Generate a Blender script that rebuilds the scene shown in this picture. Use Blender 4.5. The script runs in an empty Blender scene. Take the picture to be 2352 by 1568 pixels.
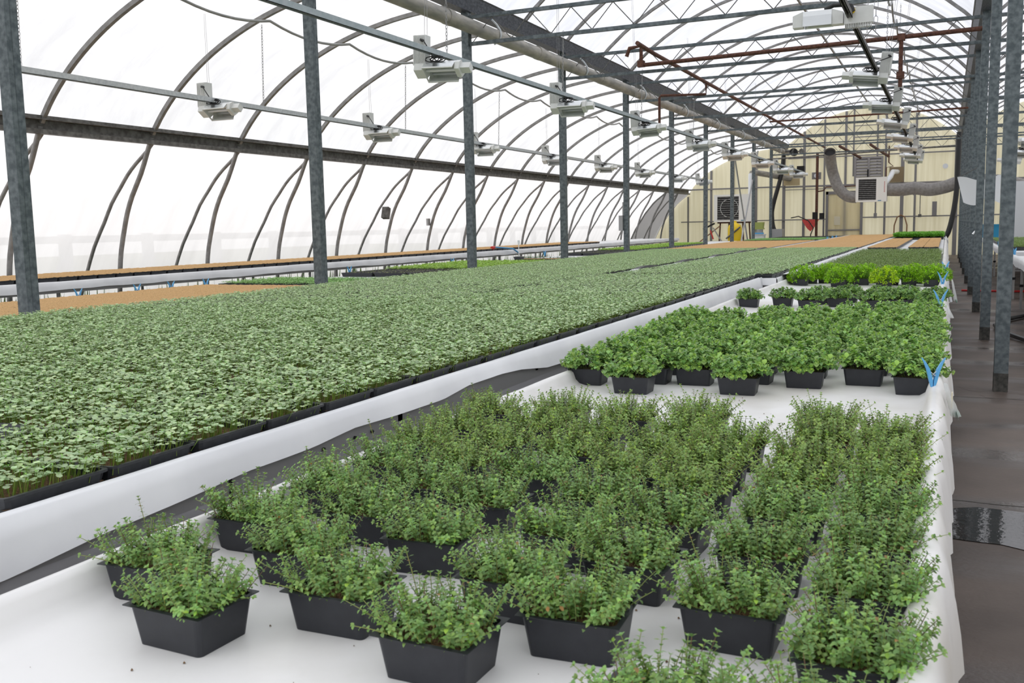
import bpy, math, random
from mathutils import Vector, Matrix
import numpy as np
S = bpy.context.scene
COL = S.collection
PI = math.pi
# ---------------------------------------------------------------- camera
yaw, pitch, roll = math.radians(24.43), math.radians(6.77), math.radians(-1.17)
fwd = Vector((-math.sin(yaw)*math.cos(pitch), math.cos(yaw)*math.cos(pitch), -math.sin(pitch)))
rt = Vector((math.cos(yaw), math.sin(yaw), 0)); up = rt.cross(fwd)
r2 = rt*math.cos(roll)+up*math.sin(roll); u2 = r2.cross(fwd)
CAMP = Vector((0, 0, 1.407)); FPX = 2196.6
cd = bpy.data.cameras.new('camera'); cam = bpy.data.objects.new('camera', cd); COL.objects.link(cam)
cam.matrix_world = Matrix(((r2.x, u2.x, -fwd.x, CAMP.x), (r2.y, u2.y, -fwd.y, CAMP.y), (r2.z, u2.z, -fwd.z, CAMP.z), (0, 0, 0, 1)))
cd.sensor_width = 36; cd.lens = FPX/2352*36; cd.clip_end = 300; cd.clip_start = .02
cd.dof.use_dof = True; cd.dof.focus_distance = 4.3; cd.dof.aperture_fstop = 13
S.camera = cam
# ---------------------------------------------------------------- overcast sky
W = bpy.data.worlds.new('overcast_sky'); S.world = W; W.use_nodes = True
nt = W.node_tree; nt.nodes.clear()
bg = nt.nodes.new('ShaderNodeBackground'); out = nt.nodes.new('ShaderNodeOutputWorld')
tc = nt.nodes.new('ShaderNodeTexCoord'); sx = nt.nodes.new('ShaderNodeSeparateXYZ'); rmp = nt.nodes.new('ShaderNodeValToRGB')
nt.links.new(tc.outputs['Generated'], sx.inputs[0]); nt.links.new(sx.outputs['Z'], rmp.inputs[0])
rmp.color_ramp.elements[0].position = 0.0; rmp.color_ramp.elements[0].color = (.86, .86, .88, 1)
rmp.color_ramp.elements[1].position = .7; rmp.color_ramp.elements[1].color = (1, 1, 1.02, 1)
nt.links.new(rmp.outputs[0], bg.inputs[0]); bg.inputs[1].default_value = 1.42
nt.links.new(bg.outputs[0], out.inputs[0])
# soft sun behind thin cloud
sd = bpy.data.lights.new('sun', 'SUN'); sd.energy = .5; sd.angle = math.radians(25); sd.color = (1, .97, .92)
so = bpy.data.objects.new('sun', sd); COL.objects.link(so); so.rotation_euler = (math.radians(32), math.radians(-28), 0)
S.view_settings.view_transform = 'Standard'; S.view_settings.look = 'None'
S.view_settings.exposure = 0.25; S.view_settings.gamma = 1; S.view_settings.use_curve_mapping = False
# ---------------------------------------------------------------- helpers
def mat(name, col, rough=.6, metal=0, nscale=0, namt=0, col2=None, spec=.5, bump=0, bscale=None, trans=0, coords='Object', stretch=None, detail=4, ramp=(.35, .65), attr=False, transl=0):
    m = bpy.data.materials.new(name); m.use_nodes = True; n = m.node_tree; L = n.links
    b = n.nodes['Principled BSDF']; b.inputs['Roughness'].default_value = rough; b.inputs['Metallic'].default_value = metal
    b.inputs['Specular IOR Level'].default_value = spec; b.inputs['Base Color'].default_value = (*col, 1)
    src = None
    if nscale:
        t = n.nodes.new('ShaderNodeTexCoord'); no = n.nodes.new('ShaderNodeTexNoise'); no.inputs['Scale'].default_value = nscale; no.inputs['Detail'].default_value = detail
        vec = t.outputs[coords]
        if stretch:
            mp = n.nodes.new('ShaderNodeMapping'); mp.inputs['Scale'].default_value = stretch; L.new(vec, mp.inputs[0]); vec = mp.outputs[0]
        L.new(vec, no.inputs['Vector'])
        r = n.nodes.new('ShaderNodeValToRGB'); r.color_ramp.elements[0].position = ramp[0]; r.color_ramp.elements[1].position = ramp[1]
        r.color_ramp.elements[0].color = (*col, 1); r.color_ramp.elements[1].color = (*(col2 or col), 1)
        L.new(no.outputs[0], r.inputs[0]); L.new(r.outputs[0], b.inputs['Base Color']); src = r.outputs[0]
        if bump:
            no2 = no
            if bscale:
                no2 = n.nodes.new('ShaderNodeTexNoise'); no2.inputs['Scale'].default_value = bscale; L.new(vec, no2.inputs['Vector'])
            bp = n.nodes.new('ShaderNodeBump'); bp.inputs['Strength'].default_value = bump; bp.inputs['Distance'].default_value = .01
            L.new(no2.outputs[0], bp.inputs['Height']); L.new(bp.outputs[0], b.inputs['Normal'])
    if attr:   # each leaf has its own tint
        a = n.nodes.new('ShaderNodeAttribute'); a.attribute_name = 'tint'
        L.new(a.outputs['Color'], b.inputs['Base Color']); src = a.outputs['Color']
    if transl:
        o = n.nodes['Material Output']; mx = n.nodes.new('ShaderNodeMixShader'); tr = n.nodes.new('ShaderNodeBsdfTranslucent')
        mx.inputs[0].default_value = transl; tr.inputs[0].default_value = (*col, 1)
        if src: L.new(src, tr.inputs[0])
        L.new(b.outputs[0], mx.inputs[1]); L.new(tr.outputs[0], mx.inputs[2]); L.new(mx.outputs[0], o.inputs[0])
    return m
def film_mat(name, col, tfac, dfac, colt=None, nscale=None, col2=None):
    """polyethylene film: some light straight through, some scattered through, some scattered back"""
    m = bpy.data.materials.new(name); m.use_nodes = True; n = m.node_tree; L = n.links; n.nodes.clear()
    o = n.nodes.new('ShaderNodeOutputMaterial'); tp = n.nodes.new('ShaderNodeBsdfTransparent'); tl = n.nodes.new('ShaderNodeBsdfTranslucent'); df = n.nodes.new('ShaderNodeBsdfDiffuse')
    tp.inputs[0].default_value = (*(colt or (1, 1, 1)), 1); tl.inputs[0].default_value = (*col, 1); df.inputs[0].default_value = (*col, 1)
    m1 = n.nodes.new('ShaderNodeMixShader'); m2 = n.nodes.new('ShaderNodeMixShader'); m1.inputs[0].default_value = dfac; m2.inputs[0].default_value = tfac
    if col2:
        t = n.nodes.new('ShaderNodeTexCoord'); mp = n.nodes.new('ShaderNodeMapping'); mp.inputs['Scale'].default_value = (nscale[0], nscale[1], nscale[2]); no = n.nodes.new('ShaderNodeTexNoise'); no.inputs['Scale'].default_value = 1; no.inputs['Detail'].default_value = 6
        r = n.nodes.new('ShaderNodeValToRGB'); r.color_ramp.elements[0].color = (*col, 1); r.color_ramp.elements[1].color = (*col2, 1); r.color_ramp.elements[0].position = .35; r.color_ramp.elements[1].position = .7
        L.new(t.outputs['Object'], mp.inputs[0]); L.new(mp.outputs[0], no.inputs['Vector']); L.new(no.outputs[0], r.inputs[0])
        L.new(r.outputs[0], tl.inputs[0]); L.new(r.outputs[0], df.inputs[0])
        bp = n.nodes.new('ShaderNodeBump'); bp.inputs['Strength'].default_value = .6; bp.inputs['Distance'].default_value = .02
        L.new(no.outputs[0], bp.inputs['Height']); L.new(bp.outputs[0], tl.inputs['Normal']); L.new(bp.outputs[0], df.inputs['Normal'])
    L.new(tl.outputs[0], m1.inputs[1]); L.new(df.outputs[0], m1.inputs[2]); L.new(m1.outputs[0], m2.inputs[1]); L.new(tp.outputs[0], m2.inputs[2]); L.new(m2.outputs[0], o.inputs[0])
    return m
class MB:
    def __init__(s): s.v = []; s.f = []; s.mi = []; s.tint = []; s.cur = 0; s.ct = None; s.sm = []; s.smooth = False
    def add(s, vs, fs, sm=None):
        b = len(s.v); s.v += [tuple(p) for p in vs]
        for f in fs:
            s.f.append(tuple(i+b for i in f)); s.mi.append(s.cur); s.tint.append(s.ct); s.sm.append(s.smooth if sm is None else sm)
        return s
    def box(s, x0, x1, y0, y1, z0, z1):
        return s.add([(x0,y0,z0),(x1,y0,z0),(x1,y1,z0),(x0,y1,z0),(x0,y0,z1),(x1,y0,z1),(x1,y1,z1),(x0,y1,z1)],
                     [(0,3,2,1),(4,5,6,7),(0,1,5,4),(1,2,6,5),(2,3,7,6),(3,0,4,7)])
    def obox(s, c, ax, ay, az, hx, hy, hz):
        c = Vector(c); ax = Vector(ax).normalized()*hx; ay = Vector(ay).normalized()*hy; az = Vector(az).normalized()*hz
        vs = [c+ax*i+ay*j+az*k for k in (-1, 1) for (i, j) in ((-1,-1),(1,-1),(1,1),(-1,1))]
        return s.add(vs, [(0,3,2,1),(4,5,6,7),(0,1,5,4),(1,2,6,5),(2,3,7,6),(3,0,4,7)])
    def beam(s, a, b, w, h, upv=(0, 0, 1)):
        a = Vector(a); b = Vector(b); d = b-a; u = Vector(upv); sd = d.cross(u)
        if sd.length < 1e-6: u = Vector((0, 1, 0)); sd = d.cross(u)
        sd.normalize(); u = sd.cross(d).normalized()
        return s.obox((a+b)/2, sd, d, u, w/2, d.length/2, h/2)
    def tube(s, pts, r, n=8, caps=True, closed=False):
        pts = [Vector(p) for p in pts]; m = len(pts); rr = r if isinstance(r, (list, tuple)) else [r]*m
        rings = []; prev = None
        for i, p in enumerate(pts):
            if closed: d = pts[(i+1) % m]-pts[i-1]
            else: d = pts[min(i+1, m-1)]-pts[max(i-1, 0)]
            d.normalize()
            if prev is None:
                u = Vector((0, 0, 1)) if abs(d.z) < .9 else Vector((1, 0, 0)); u = (u-d*u.dot(d)).normalized()
            else: u = (prev-d*prev.dot(d)).normalized()
            prev = u; w = d.cross(u)
            rings.append([p+(u*math.cos(2*PI*k/n)+w*math.sin(2*PI*k/n))*rr[i] for k in range(n)])
        vs = [q for rg in rings for q in rg]; fs = []
        for i in range(m if closed else m-1):
            j = (i+1) % m
            for k in range(n): fs.append((i*n+k, i*n+(k+1) % n, j*n+(k+1) % n, j*n+k))
        s.add(vs, fs, True)
        if caps and not closed: s.add(rings[0], [tuple(range(n))[::-1]], False); s.add(rings[-1], [tuple(range(n))], False)
        return s
    def loft(s, loops, cap0=True, cap1=True, sm=False):
        n = len(loops[0]); vs = [q for l in loops for q in l]; fs = []
        for i in range(len(loops)-1):
            for k in range(n): fs.append((i*n+k, i*n+(k+1) % n, (i+1)*n+(k+1) % n, (i+1)*n+k))
        s.add(vs, fs, sm)
        if cap0: s.add(loops[0], [tuple(range(n))[::-1]], False)
        if cap1: s.add(loops[-1], [tuple(range(n))], False)
        return s
    def sheet(s, prof, ys, fn=None, sm=True):
        """profile (x,z) swept along y"""
        n = len(prof); vs = []
        for j, y in enumerate(ys):
            for i, (x, z) in enumerate(prof):
                p = (x, y, z)
                vs.append(fn(p, i, j) if fn else p)
        fs = [(j*n+i, j*n+i+1, (j+1)*n+i+1, (j+1)*n+i) for j in range(len(ys)-1) for i in range(n-1)]
        return s.add(vs, fs, sm)
    def build(s, name, mats, parent=None, link=True):
        me = bpy.data.meshes.new(name)
        me.from_pydata(s.v, [], s.f)
        if not isinstance(mats, (list, tuple)): mats = [mats]
        for m in mats: me.materials.append(m)
        me.polygons.foreach_set('material_index', s.mi)
        me.polygons.foreach_set('use_smooth', s.sm)
        if any(t is not None for t in s.tint):
            a = me.color_attributes.new('tint', 'FLOAT_COLOR', 'CORNER'); buf = []
            for f, t in zip(s.f, s.tint):
                t = t or (.5, .5, .5); buf += [t[0], t[1], t[2], 1.0]*len(f)
            a.data.foreach_set('color', buf)
        me.update()
        o = bpy.data.objects.new(name, me)
        if link: COL.objects.link(o)
        if parent: o.parent = parent
        return o
def tag(o, label=None, cat=None, group=None, kind=None):
    if label: o['label'] = label
    if cat: o['category'] = cat
    if group: o['group'] = group
    if kind: o['kind'] = kind
    return o
def thing(name, loc, label, cat, group=None, rz=0):
    o = bpy.data.objects.new(name, None); COL.objects.link(o); o.location = loc; o.rotation_euler = (0, 0, rz); o.empty_display_size = .05
    return tag(o, label, cat, group)
def place(parts, name, loc, label, cat, group=None, rz=0, sc=None):
    """a thing whose parts are copies of the given part objects (name, obj, subparts)"""
    t = thing(name, loc, label, cat, group, rz)
    if sc: t.scale = sc
    for p in parts:
        sub = []
        if isinstance(p, tuple): p, sub = p
        c = p.copy(); COL.objects.link(c); c.parent = t
        for q in sub:
            d = q.copy(); COL.objects.link(d); d.parent = c
    return t
ORD = ['', 'first', 'second', 'third', 'fourth', 'fifth', 'sixth', 'seventh', 'eighth', 'ninth', 'tenth', 'eleventh', 'twelfth', 'thirteenth', 'fourteenth', 'fifteenth', 'sixteenth', 'seventeenth', 'eighteenth', 'nineteenth', 'twentieth']
TENS = {2: 'twenty', 3: 'thirty', 4: 'forty', 5: 'fifty', 6: 'sixty', 7: 'seventy', 8: 'eighty'}
def od(n):
    if n <= 20: return ORD[n]
    t, u = divmod(n, 10)
    if u == 0: return {3: 'thirtieth', 4: 'fortieth', 5: 'fiftieth', 6: 'sixtieth', 7: 'seventieth'}[t]
    return TENS[t]+'-'+ORD[u]
def proj(x, y, z):
    d = Vector((x, y, z))-CAMP; w = d.dot(fwd)
    if w < .1: return (-9e9, -9e9)
    return (1176+FPX*d.dot(r2)/w, 784-FPX*d.dot(u2)/w)
def seen(x, y, z, m=140):
    a, b = proj(x, y, z); return -m < a < 2352+m and -m < b < 1568+m
def wob(seed):
    rn = random.Random(seed); ps = [(rn.uniform(.6, 1), rn.uniform(0, 6.28), f) for f in (.9, 2.1, 4.3, 7.7)]
    return lambda y: sum(a*math.sin(y*f+p)/(1+i*.7) for i, (a, p, f) in enumerate(ps))/2.2
# ---------------------------------------------------------------- materials
M = {}
M['galv'] = mat('galvanised_steel', (.075, .094, .103), .5, .4, 20, col2=(.165, .192, .202), bump=.1, ramp=(.38, .66))
M['gutter'] = mat('gutter_steel', (.075, .085, .10), .5, .5, 16, col2=(.15, .16, .19), stretch=(6, 1, 1))
M['galv_l'] = mat('galvanised_light', (.50, .53, .55), .45, .25, 30, col2=(.62, .65, .66), bump=.05)
M['galv_d'] = mat('weathered_steel', (.10, .095, .088), .6, .4, 14, col2=(.20, .195, .185), bump=.1)
M['hoop'] = mat('hoop_steel', (.21, .205, .2), .5, .4, 12, col2=(.30, .295, .29))
M['strut'] = mat('strut_channel', (.34, .40, .42), .45, .3, 20, col2=(.42, .47, .49))
M['rust'] = mat('rusty_iron', (.07, .03, .022), .8, .2, 25, col2=(.16, .07, .045), bump=.3)
M['footing'] = mat('blackened_base', (.03, .03, .027), .7, .1, 30, col2=(.09, .085, .075))
M['filmL'] = film_mat('roof_film', (.78, .78, .785), .42, .35, colt=(.87, .87, .872), nscale=(.9, 3.5, 1.6), col2=(.56, .56, .575))
M['filmC'] = film_mat('roof_film_bluish', (.76, .77, .80), .42, .35, colt=(.85, .86, .885), nscale=(.9, 3, 1.6), col2=(.52, .54, .60))  # centre and right bay roofs, slightly bluer and greyer than the left bay film
M['filmW'] = film_mat('curtain_film', (.86, .835, .83), .10, .22, colt=(.85, .86, .88), nscale=(1.5, 3.5, .6), col2=(.78, .755, .75))
M['poly'] = film_mat('aged_polycarbonate', (.94, .90, .78), .0, .28, nscale=(9, 9, .35), col2=(.82, .775, .64))
M['liner'] = mat('white_liner', (.86, .87, .88), .42, 0, 3.0, col2=(.77, .78, .80), bump=.25, bscale=5)
M['liner_floor'] = mat('white_liner_stained', (.88, .87, .855), .38, 0, 2.2, col2=(.68, .655, .60), bump=.15, bscale=6, detail=9, ramp=(.47, .74))
M['liner_dark'] = mat('black_liner_back', (.018, .018, .02), .45)
M['board'] = mat('grey_side_board', (.34, .34, .35), .45, .2, 6, col2=(.44, .44, .46), stretch=(1, .3, 3))
M['black_plastic'] = mat('black_plastic', (.022, .024, .028), .38, 0, 60, col2=(.035, .038, .044))
M['pot'] = mat('pot_plastic', (.013, .0145, .020), .42, 0, 40, col2=(.018, .02, .026))
M['soil'] = mat('soil', (.07, .040, .022), .95, 0, 260, col2=(.30, .17, .075), bump=.8)
M['seedmix'] = mat('seed_covering', (.44, .25, .09), .9, 0, 190, col2=(.78, .50, .23), bump=.8, detail=3, ramp=(.36, .6))
M['seedmix_dark'] = mat('seed_covering_damp', (.30, .17, .06), .9, 0, 190, col2=(.56, .36, .16), bump=.8, detail=3)
M['leaf'] = mat('leaf', (.1, .2, .05), .42, attr=True, transl=.28, spec=.6)
M['white_metal'] = mat('white_enamel', (.74, .75, .73), .35, 0, 8, col2=(.68, .69, .67))
M['ivory_metal'] = mat('ivory_enamel', (.80, .785, .745), .4)
M['alu'] = mat('bright_aluminium', (.72, .74, .74), .22, .9)
M['alu_leg'] = mat('dull_aluminium', (.36, .36, .36), .45, .5)
M['tubeglass'] = mat('lamp_tube_glass', (.86, .87, .92), .1)
M['cable'] = mat('black_cable', (.012, .012, .012), .4)
M['greypvc'] = mat('grey_pvc', (.27, .275, .27), .45, 0, 6, col2=(.34, .34, .33))
M['pvcpipe'] = mat('dusty_drain_pipe', (.24, .235, .215), .55, .1, 5, col2=(.42, .39, .34), stretch=(1, .6, 3))
M['whitepvc'] = mat('white_pvc', (.74, .76, .78), .3)
M['duct'] = mat('grey_flexible_duct', (.19, .175, .165), .5, 0, 12, col2=(.27, .255, .24))
M['blackhose'] = mat('black_hose', (.015, .015, .016), .4)
M['blue'] = mat('blue_plastic', (.10, .38, .70), .35)
M['yellow'] = mat('yellow_plastic', (.80, .55, .01), .4)
M['red'] = mat('red_plastic', (.60, .03, .03), .45)
M['redmesh'] = mat('red_netting', (.60, .05, .05), .7, 0, 40, col2=(.85, .12, .10))
M['green_p'] = mat('green_plastic', (.02, .33, .18), .4)
M['olive_p'] = mat('olive_plastic', (.33, .38, .10), .5)
M['teal'] = mat('teal_box', (.0, .17, .30), .5)
M['wood'] = mat('wood', (.25, .13, .06), .7)
M['bag'] = film_mat('clear_bag', (.85, .87, .86), .5, .6)
M['cloth'] = mat('white_cloth', (.78, .80, .82), .7, transl=.3)
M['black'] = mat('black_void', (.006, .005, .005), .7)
M['stud'] = mat('wall_stud_grey', (.23, .22, .22), .5, .3)
M['louver'] = mat('louver_grey', (.27, .255, .25), .5, .2)
M['ghost'] = mat('pale_outdoor_steel', (.20, .25, .33), .6)
M['grass'] = mat('ground_grass', (.05, .085, .02), .95, 0, 3, col2=(.12, .15, .05), bump=.6, bscale=30)
M['beige'] = mat('beige_strip', (.72, .66, .48), .6)
# wet concrete
def concrete():
    m = bpy.data.materials.new('wet_concrete'); m.use_nodes = True; n = m.node_tree; L = n.links; b = n.nodes['Principled BSDF']
    tcn = n.nodes.new('ShaderNodeTexCoord'); P = tcn.outputs['Object']
    def noise(sc, det, st):
        mp = n.nodes.new('ShaderNodeMapping'); mp.inputs['Scale'].default_value = st; L.new(P, mp.inputs[0])
        no = n.nodes.new('ShaderNodeTexNoise'); no.inputs['Scale'].default_value = sc; no.inputs['Detail'].default_value = det; L.new(mp.outputs[0], no.inputs['Vector']); return no.outputs[0]
    def ramp(v, a, b_, c0, c1):
        r = n.nodes.new('ShaderNodeValToRGB'); r.color_ramp.elements[0].position = a; r.color_ramp.elements[1].position = b_; r.color_ramp.elements[0].color = c0; r.color_ramp.elements[1].color = c1; L.new(v, r.inputs[0]); return r.outputs[0]
    b.inputs['Specular IOR Level'].default_value = .35
    base = ramp(noise(1.2, 6, (1, 1, 1)), .35, .7, (.095, .075, .063, 1), (.185, .148, .124, 1))
    wet = ramp(noise(1.0, 5, (.35, 1.5, 1)), .50, .62, (1, 1, 1, 1), (.58, .56, .55, 1))
    mx = n.nodes.new('ShaderNodeMix'); mx.data_type = 'RGBA'; mx.blend_type = 'MULTIPLY'; mx.inputs[0].default_value = 1
    L.new(base, mx.inputs[6]); L.new(wet, mx.inputs[7]); L.new(mx.outputs[2], b.inputs['Base Color'])
    ro = ramp(noise(1.0, 5, (.35, 1.5, 1)), .50, .64, (.62, .62, .62, 1), (.22, .22, .22, 1)); L.new(ro, b.inputs['Roughness'])
    bp = n.nodes.new('ShaderNodeBump'); bp.inputs['Strength'].default_value = .25; bp.inputs['Distance'].default_value = .01
    L.new(noise(45, 5, (1, 1, 1)), bp.inputs['Height']); L.new(bp.outputs[0], b.inputs['Normal'])
    return m
M['concrete'] = concrete()
M['water'] = mat('standing_water', (.020, .017, .015), .05, 0, 30, col2=(.033, .027, .023), bump=.06)
# ---------------------------------------------------------------- layout numbers
P0, DP = 8.63, 3.66           # first right-row post, post spacing
XL, XR = -6.185, .435         # post rows
YE = 41.57                    # end wall
HY = [8.60+1.83*k for k in range(-7, 18)]     # roof hoops
def arcC(x, cx=-2.875):       # centre bay hoop height
    return 5.93-4.5+math.sqrt(max(0, 4.5**2-(x-cx)**2))
LP = [(-6.3-4.3*math.sin(a), 4.49-2.81*(1-math.cos(a))) for a in [math.asin(3.93/4.3)*(1-i/14) for i in range(15)]]
LEG = [(-10.25, 2.78), (-10.36, 2.55), (-10.50, 2.27), (-10.69, 1.97), (-10.80, 1.74), (-10.87, 1.54), (-10.97, 1.2), (-11.02, .91), (-11.06, .5), (-11.08, 0)]
OUT = [(-10.27, 2.74), (-10.42, 2.60), (-10.65, 2.43), (-10.82, 2.28), (-10.97, 2.11), (-11.17, 1.88), (-11.34, 1.61), (-11.58, 1.25), (-11.77, .86), (-11.95, .45), (-12.1, 0)]
# ---------------------------------------------------------------- ground, floor, film covers
tag(MB().add([(-8.7, -7, 0), (7.2, -7, 0), (7.2, YE, 0), (-8.7, YE, 0)], [(0, 1, 2, 3)]).build('floor', M['concrete']), kind='structure')
tag(MB().add([(-60, -40, -.012), (60, -40, -.012), (60, 90, -.012), (-60, 90, -.012)], [(0, 1, 2, 3)]).build('ground', M['grass']), kind='structure')
ys = [-7+i*.61 for i in range(80)]; ys = [y for y in ys if y < YE]+[YE]
wv = wob(3)
def wr(p, i, j):   # film bellies out a little between hoops
    x, y, z = p; t = abs(math.sin(PI*(y-8.6)/1.83)); return (x, y, z+.035*t+.006*wv(y*2+x*3))
tag(MB().sheet([(x-.02, z+.05) for x, z in LP], ys, wr).build('ceiling', M['filmL']), kind='structure')
xs = [XL+.0+(XR-XL)*i/24 for i in range(25)]
tag(MB().sheet([(x, arcC(x)+.05) for x in xs], ys, wr).build('ceiling', M['filmC']), kind='structure')
tag(MB().sheet([(x+6.62, arcC(x)+.05) for x in xs], ys, wr).build('ceiling', M['filmC']), kind='structure')
def wr2(p, i, j):
    x, y, z = p; t = abs(math.sin(PI*(y-8.6)/1.83)); return (x-.03*t-.008*wv(y*3+z*2), y, z)
tag(MB().sheet([(x-.04, z) for x, z in OUT], ys, wr2).build('wall_left', M['filmW']), kind='structure')
tag(MB().sheet([(7.06, 0), (7.06, 1.5), (7.06, 3), (7.06, 4.45)], ys).build('wall_right', M['filmW']), kind='structure')
# end wall: three gable outlines of aged polycarbonate, studs and girts as parts
prof = [(-12.1, 0)]+[(x, z) for x, z in OUT[::-1]][1:]+LP[1:]+[(x, arcC(x)) for x in xs[1:]]+[(x+6.62, arcC(x)) for x in xs[1:]]+[(7.06, 0)]
eb = MB(); n = len(prof)
loop0 = [(x, YE, z) for x, z in prof]; loop1 = [(x, YE+.03, z) for x, z in prof]
cen = []
for i in range(n-1):
    (x0, z0), (x1, z1) = prof[i], prof[i+1]
    eb.add([(x0, YE, 0), (x1, YE, 0), (x1, YE, z1), (x0, YE, z0)], [(0, 1, 2, 3)])
    eb.add([(x0, YE+.03, 0), (x1, YE+.03, 0), (x1, YE+.03, z1), (x0, YE+.03, z0)], [(3, 2, 1, 0)])
endwall = tag(eb.build('wall_back', M['poly']), kind='structure')
def topz(x):
    if x < -10.25: return 2.7-(-10.25-x)*1.6
    if x < XL: return np.interp(x, [a for a, b in LP], [b for a, b in LP])
    return arcC(x) if x < XR else arcC(x-6.62)
for x, w, mt in [(-10.3, .06, 'stud'), (-9.29, .09, 'stud'), (-8.34, .07, 'stud'), (-7.39, .1, 'stud'), (-6.25, .12, 'stud'), (-5.44, .1, 'stud'), (-4.64, .07, 'stud'), (-3.82, .09, 'stud'), (-3.52, .06, 'stud'), (-2.62, .06, 'stud'), (-2.30, .08, 'stud'), (-1.67, .13, 'stud'), (-1.19, .08, 'stud'), (.28, .15, 'stud'), (1.6, .08, 'stud'), (2.9, .08, 'stud'), (4.3, .08, 'stud'), (5.6, .08, 'stud')]:
    z1 = topz(x)-.03
    z0 = 3.2 if x in (-3.52, -2.62) else 0
    MB().box(x-w/2, x+w/2, YE-.07, YE-.005, z0, z1).build('stud', M[mt], endwall)
for x0, x1, z, h in [(-10.2, XL, 2.88, .06), (XL, XR, 2.86, .07), (XL, XR, 2.74, .03), (-10.6, -4.5, 1.5, .045), (-3.15, 6.9, 1.54, .05), (XL+.1, XR, 4.02, .05), (XR, 6.9, 2.9, .07), (-3.52, -2.30, 4.75, .04), (-3.52, -2.30, 5.2, .03)]:
    MB().box(x0, x1, YE-.11, YE-.06, z-h/2, z+h/2).build('girt', M['stud'], endwall)
# door in the end wall
d1 = MB().box(-4.46, -3.22, YE-.10, YE-.055, 0, 2.5).build('door_1', M['poly']); tag(d1, kind='structure')
for a in ((-4.56, -4.46, 0, 2.62), (-3.22, -3.12, 0, 2.62), (-4.56, -3.12, 2.5, 2.62), (-4.46, -3.22, 1.02, 1.07)):
    MB().box(a[0], a[1], YE-.13, YE-.05, a[2], a[3]).build('door_frame', M['stud'], d1)
MB().box(-4.22, -3.98, YE-.13, YE-.10, 1.25, 1.6).build('notice_sheet', M['beige'], d1)
# ---------------------------------------------------------------- hoops
def hoop_mesh(pts, w, h):
    mb = MB()
    # rectangular tube following the arc in the x-z plane
    loops = []
    for i, (x, z) in enumerate(pts):
        a = Vector(pts[max(i-1, 0)]); b = Vector(pts[min(i+1, len(pts)-1)]); d = (b-a).normalized(); nn = Vector((-d.y, d.x))
        loops.append([(x+nn.x*h/2, -w/2, z+nn.y*h/2), (x+nn.x*h/2, w/2, z+nn.y*h/2), (x-nn.x*h/2, w/2, z-nn.y*h/2), (x-nn.x*h/2, -w/2, z-nn.y*h/2)])
    return mb.loft(loops)
def smooth(pts, k=3):
    out_ = []
    P = [Vector(p) for p in pts]
    for i in range(len(P)-1):
        p0 = P[max(i-1, 0)]; p1 = P[i]; p2 = P[i+1]; p3 = P[min(i+2, len(P)-1)]
        for j in range(k):
            t = j/k; out_.append(tuple(.5*((2*p1)+(p2-p0)*t+(2*p0-5*p1+4*p2-p3)*t*t+(3*p1-p0-3*p2+p3)*t**3)))
    out_.append(tuple(P[-1])); return out_
hL = hoop_mesh(smooth(LP, 2), .055, .055); hC = hoop_mesh([(x, arcC(x)) for x in xs], .045, .05)
protoL = hL.build('roof_hoop', M['hoop'], link=False); protoC = hC.build('roof_hoop', M['hoop'], link=False)
legm = MB().tube([(x, 0, z) for x, z in smooth(LEG, 2)], .034, 8).build('side_stanchion', M['hoop'], link=False)
outm = MB().tube([(x, 0, z) for x, z in smooth(OUT, 2)], .026, 8).build('curtain_bow', M['hoop'], link=False)
for p in (protoL, protoC, legm, outm): COL.objects.link(p)
used = set()
def put(o, y, label, cat, group, x=0):
    if o.name in used: c = o.copy(); COL.objects.link(c)
    else: c = o; used.add(o.name)
    c.location = (x, y, 0); return tag(c, label, cat, group)
vis = [y for y in HY if y > -5 and y < YE]
kL = kC = 0
for y in vis:
    vis_l = any(seen(x, y, z, 300) for x, z in LP[::3]); vis_c = any(seen(x, y, arcC(x), 300) for x in xs[::4])
    if vis_l or y > 2:
        kL += 1; put(protoL, y, f'curved grey roof hoop over the left side bay, {od(kL)} from the camera', 'hoop', 'roof hoops of the side bay')
        put(legm, y, f'steep curved grey leg carrying the left plate beam, {od(kL)} from the camera', 'wall leg', 'legs of the left wall')
        put(outm, y+.07, f'shallow bent tube behind the side curtain, {od(kL)} from the camera', 'curtain bow', 'curtain bows of the left wall')
    if y > 4:
        kC += 1; put(protoC, y, f'full arched grey roof hoop over the centre bay, {od(kC)} from the camera', 'hoop', 'roof hoops of the centre bay')
        if y > 7: put(protoC, y, f'arched roof hoop of the bay beyond the right post row, {od(kC)} from the camera', 'hoop', 'roof hoops of the right bay', 6.62)
# plate beam on the left wall
b = MB()
for (x0, x1, z0, z1) in ((-10.30, -10.18, 2.86, 2.90), (-10.30, -10.26, 2.72, 2.87), (-10.30, -10.15, 2.845, 2.86), (-10.30, -10.20, 2.68, 2.735)):
    b.box(x0, x1, -6, YE-.1, z0, z1)
tag(b.build('plate_beam', M['galv_d']), 'long dark steel plate beam along the top of the left side curtain', 'beam')
# purlins
tag(MB().box(-2.90, -2.86, -3, YE-.1, 5.85, 5.89).build('ridge_purlin', M['hoop']), 'thin grey purlin along the crest of the centre bay', 'purlin')
# gutters
def gutter(x, label, y1=YE-.1):
    g = MB(); t = .012
    pr = [(-.15, .10), (-.145, .10), (-.08, -.08), (.08, -.08), (.145, .10), (.15, .10), (.165, .115), (.12, .115), (.07, -.06), (-.07, -.06), (-.12, .115), (-.165, .115)]
    g.loft([[(x+a, y, 4.47+c) for a, c in pr] for y in (-6, y1)])
    t_ = g.build('gutter_beam', M['gutter'])
    return tag(t_, label, 'gutter')
gutter(XL, 'wide galvanised gutter beam over the left post row behind the fat drain pipe')
gutter(XR, 'galvanised gutter beam carried by the right post row')
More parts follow.
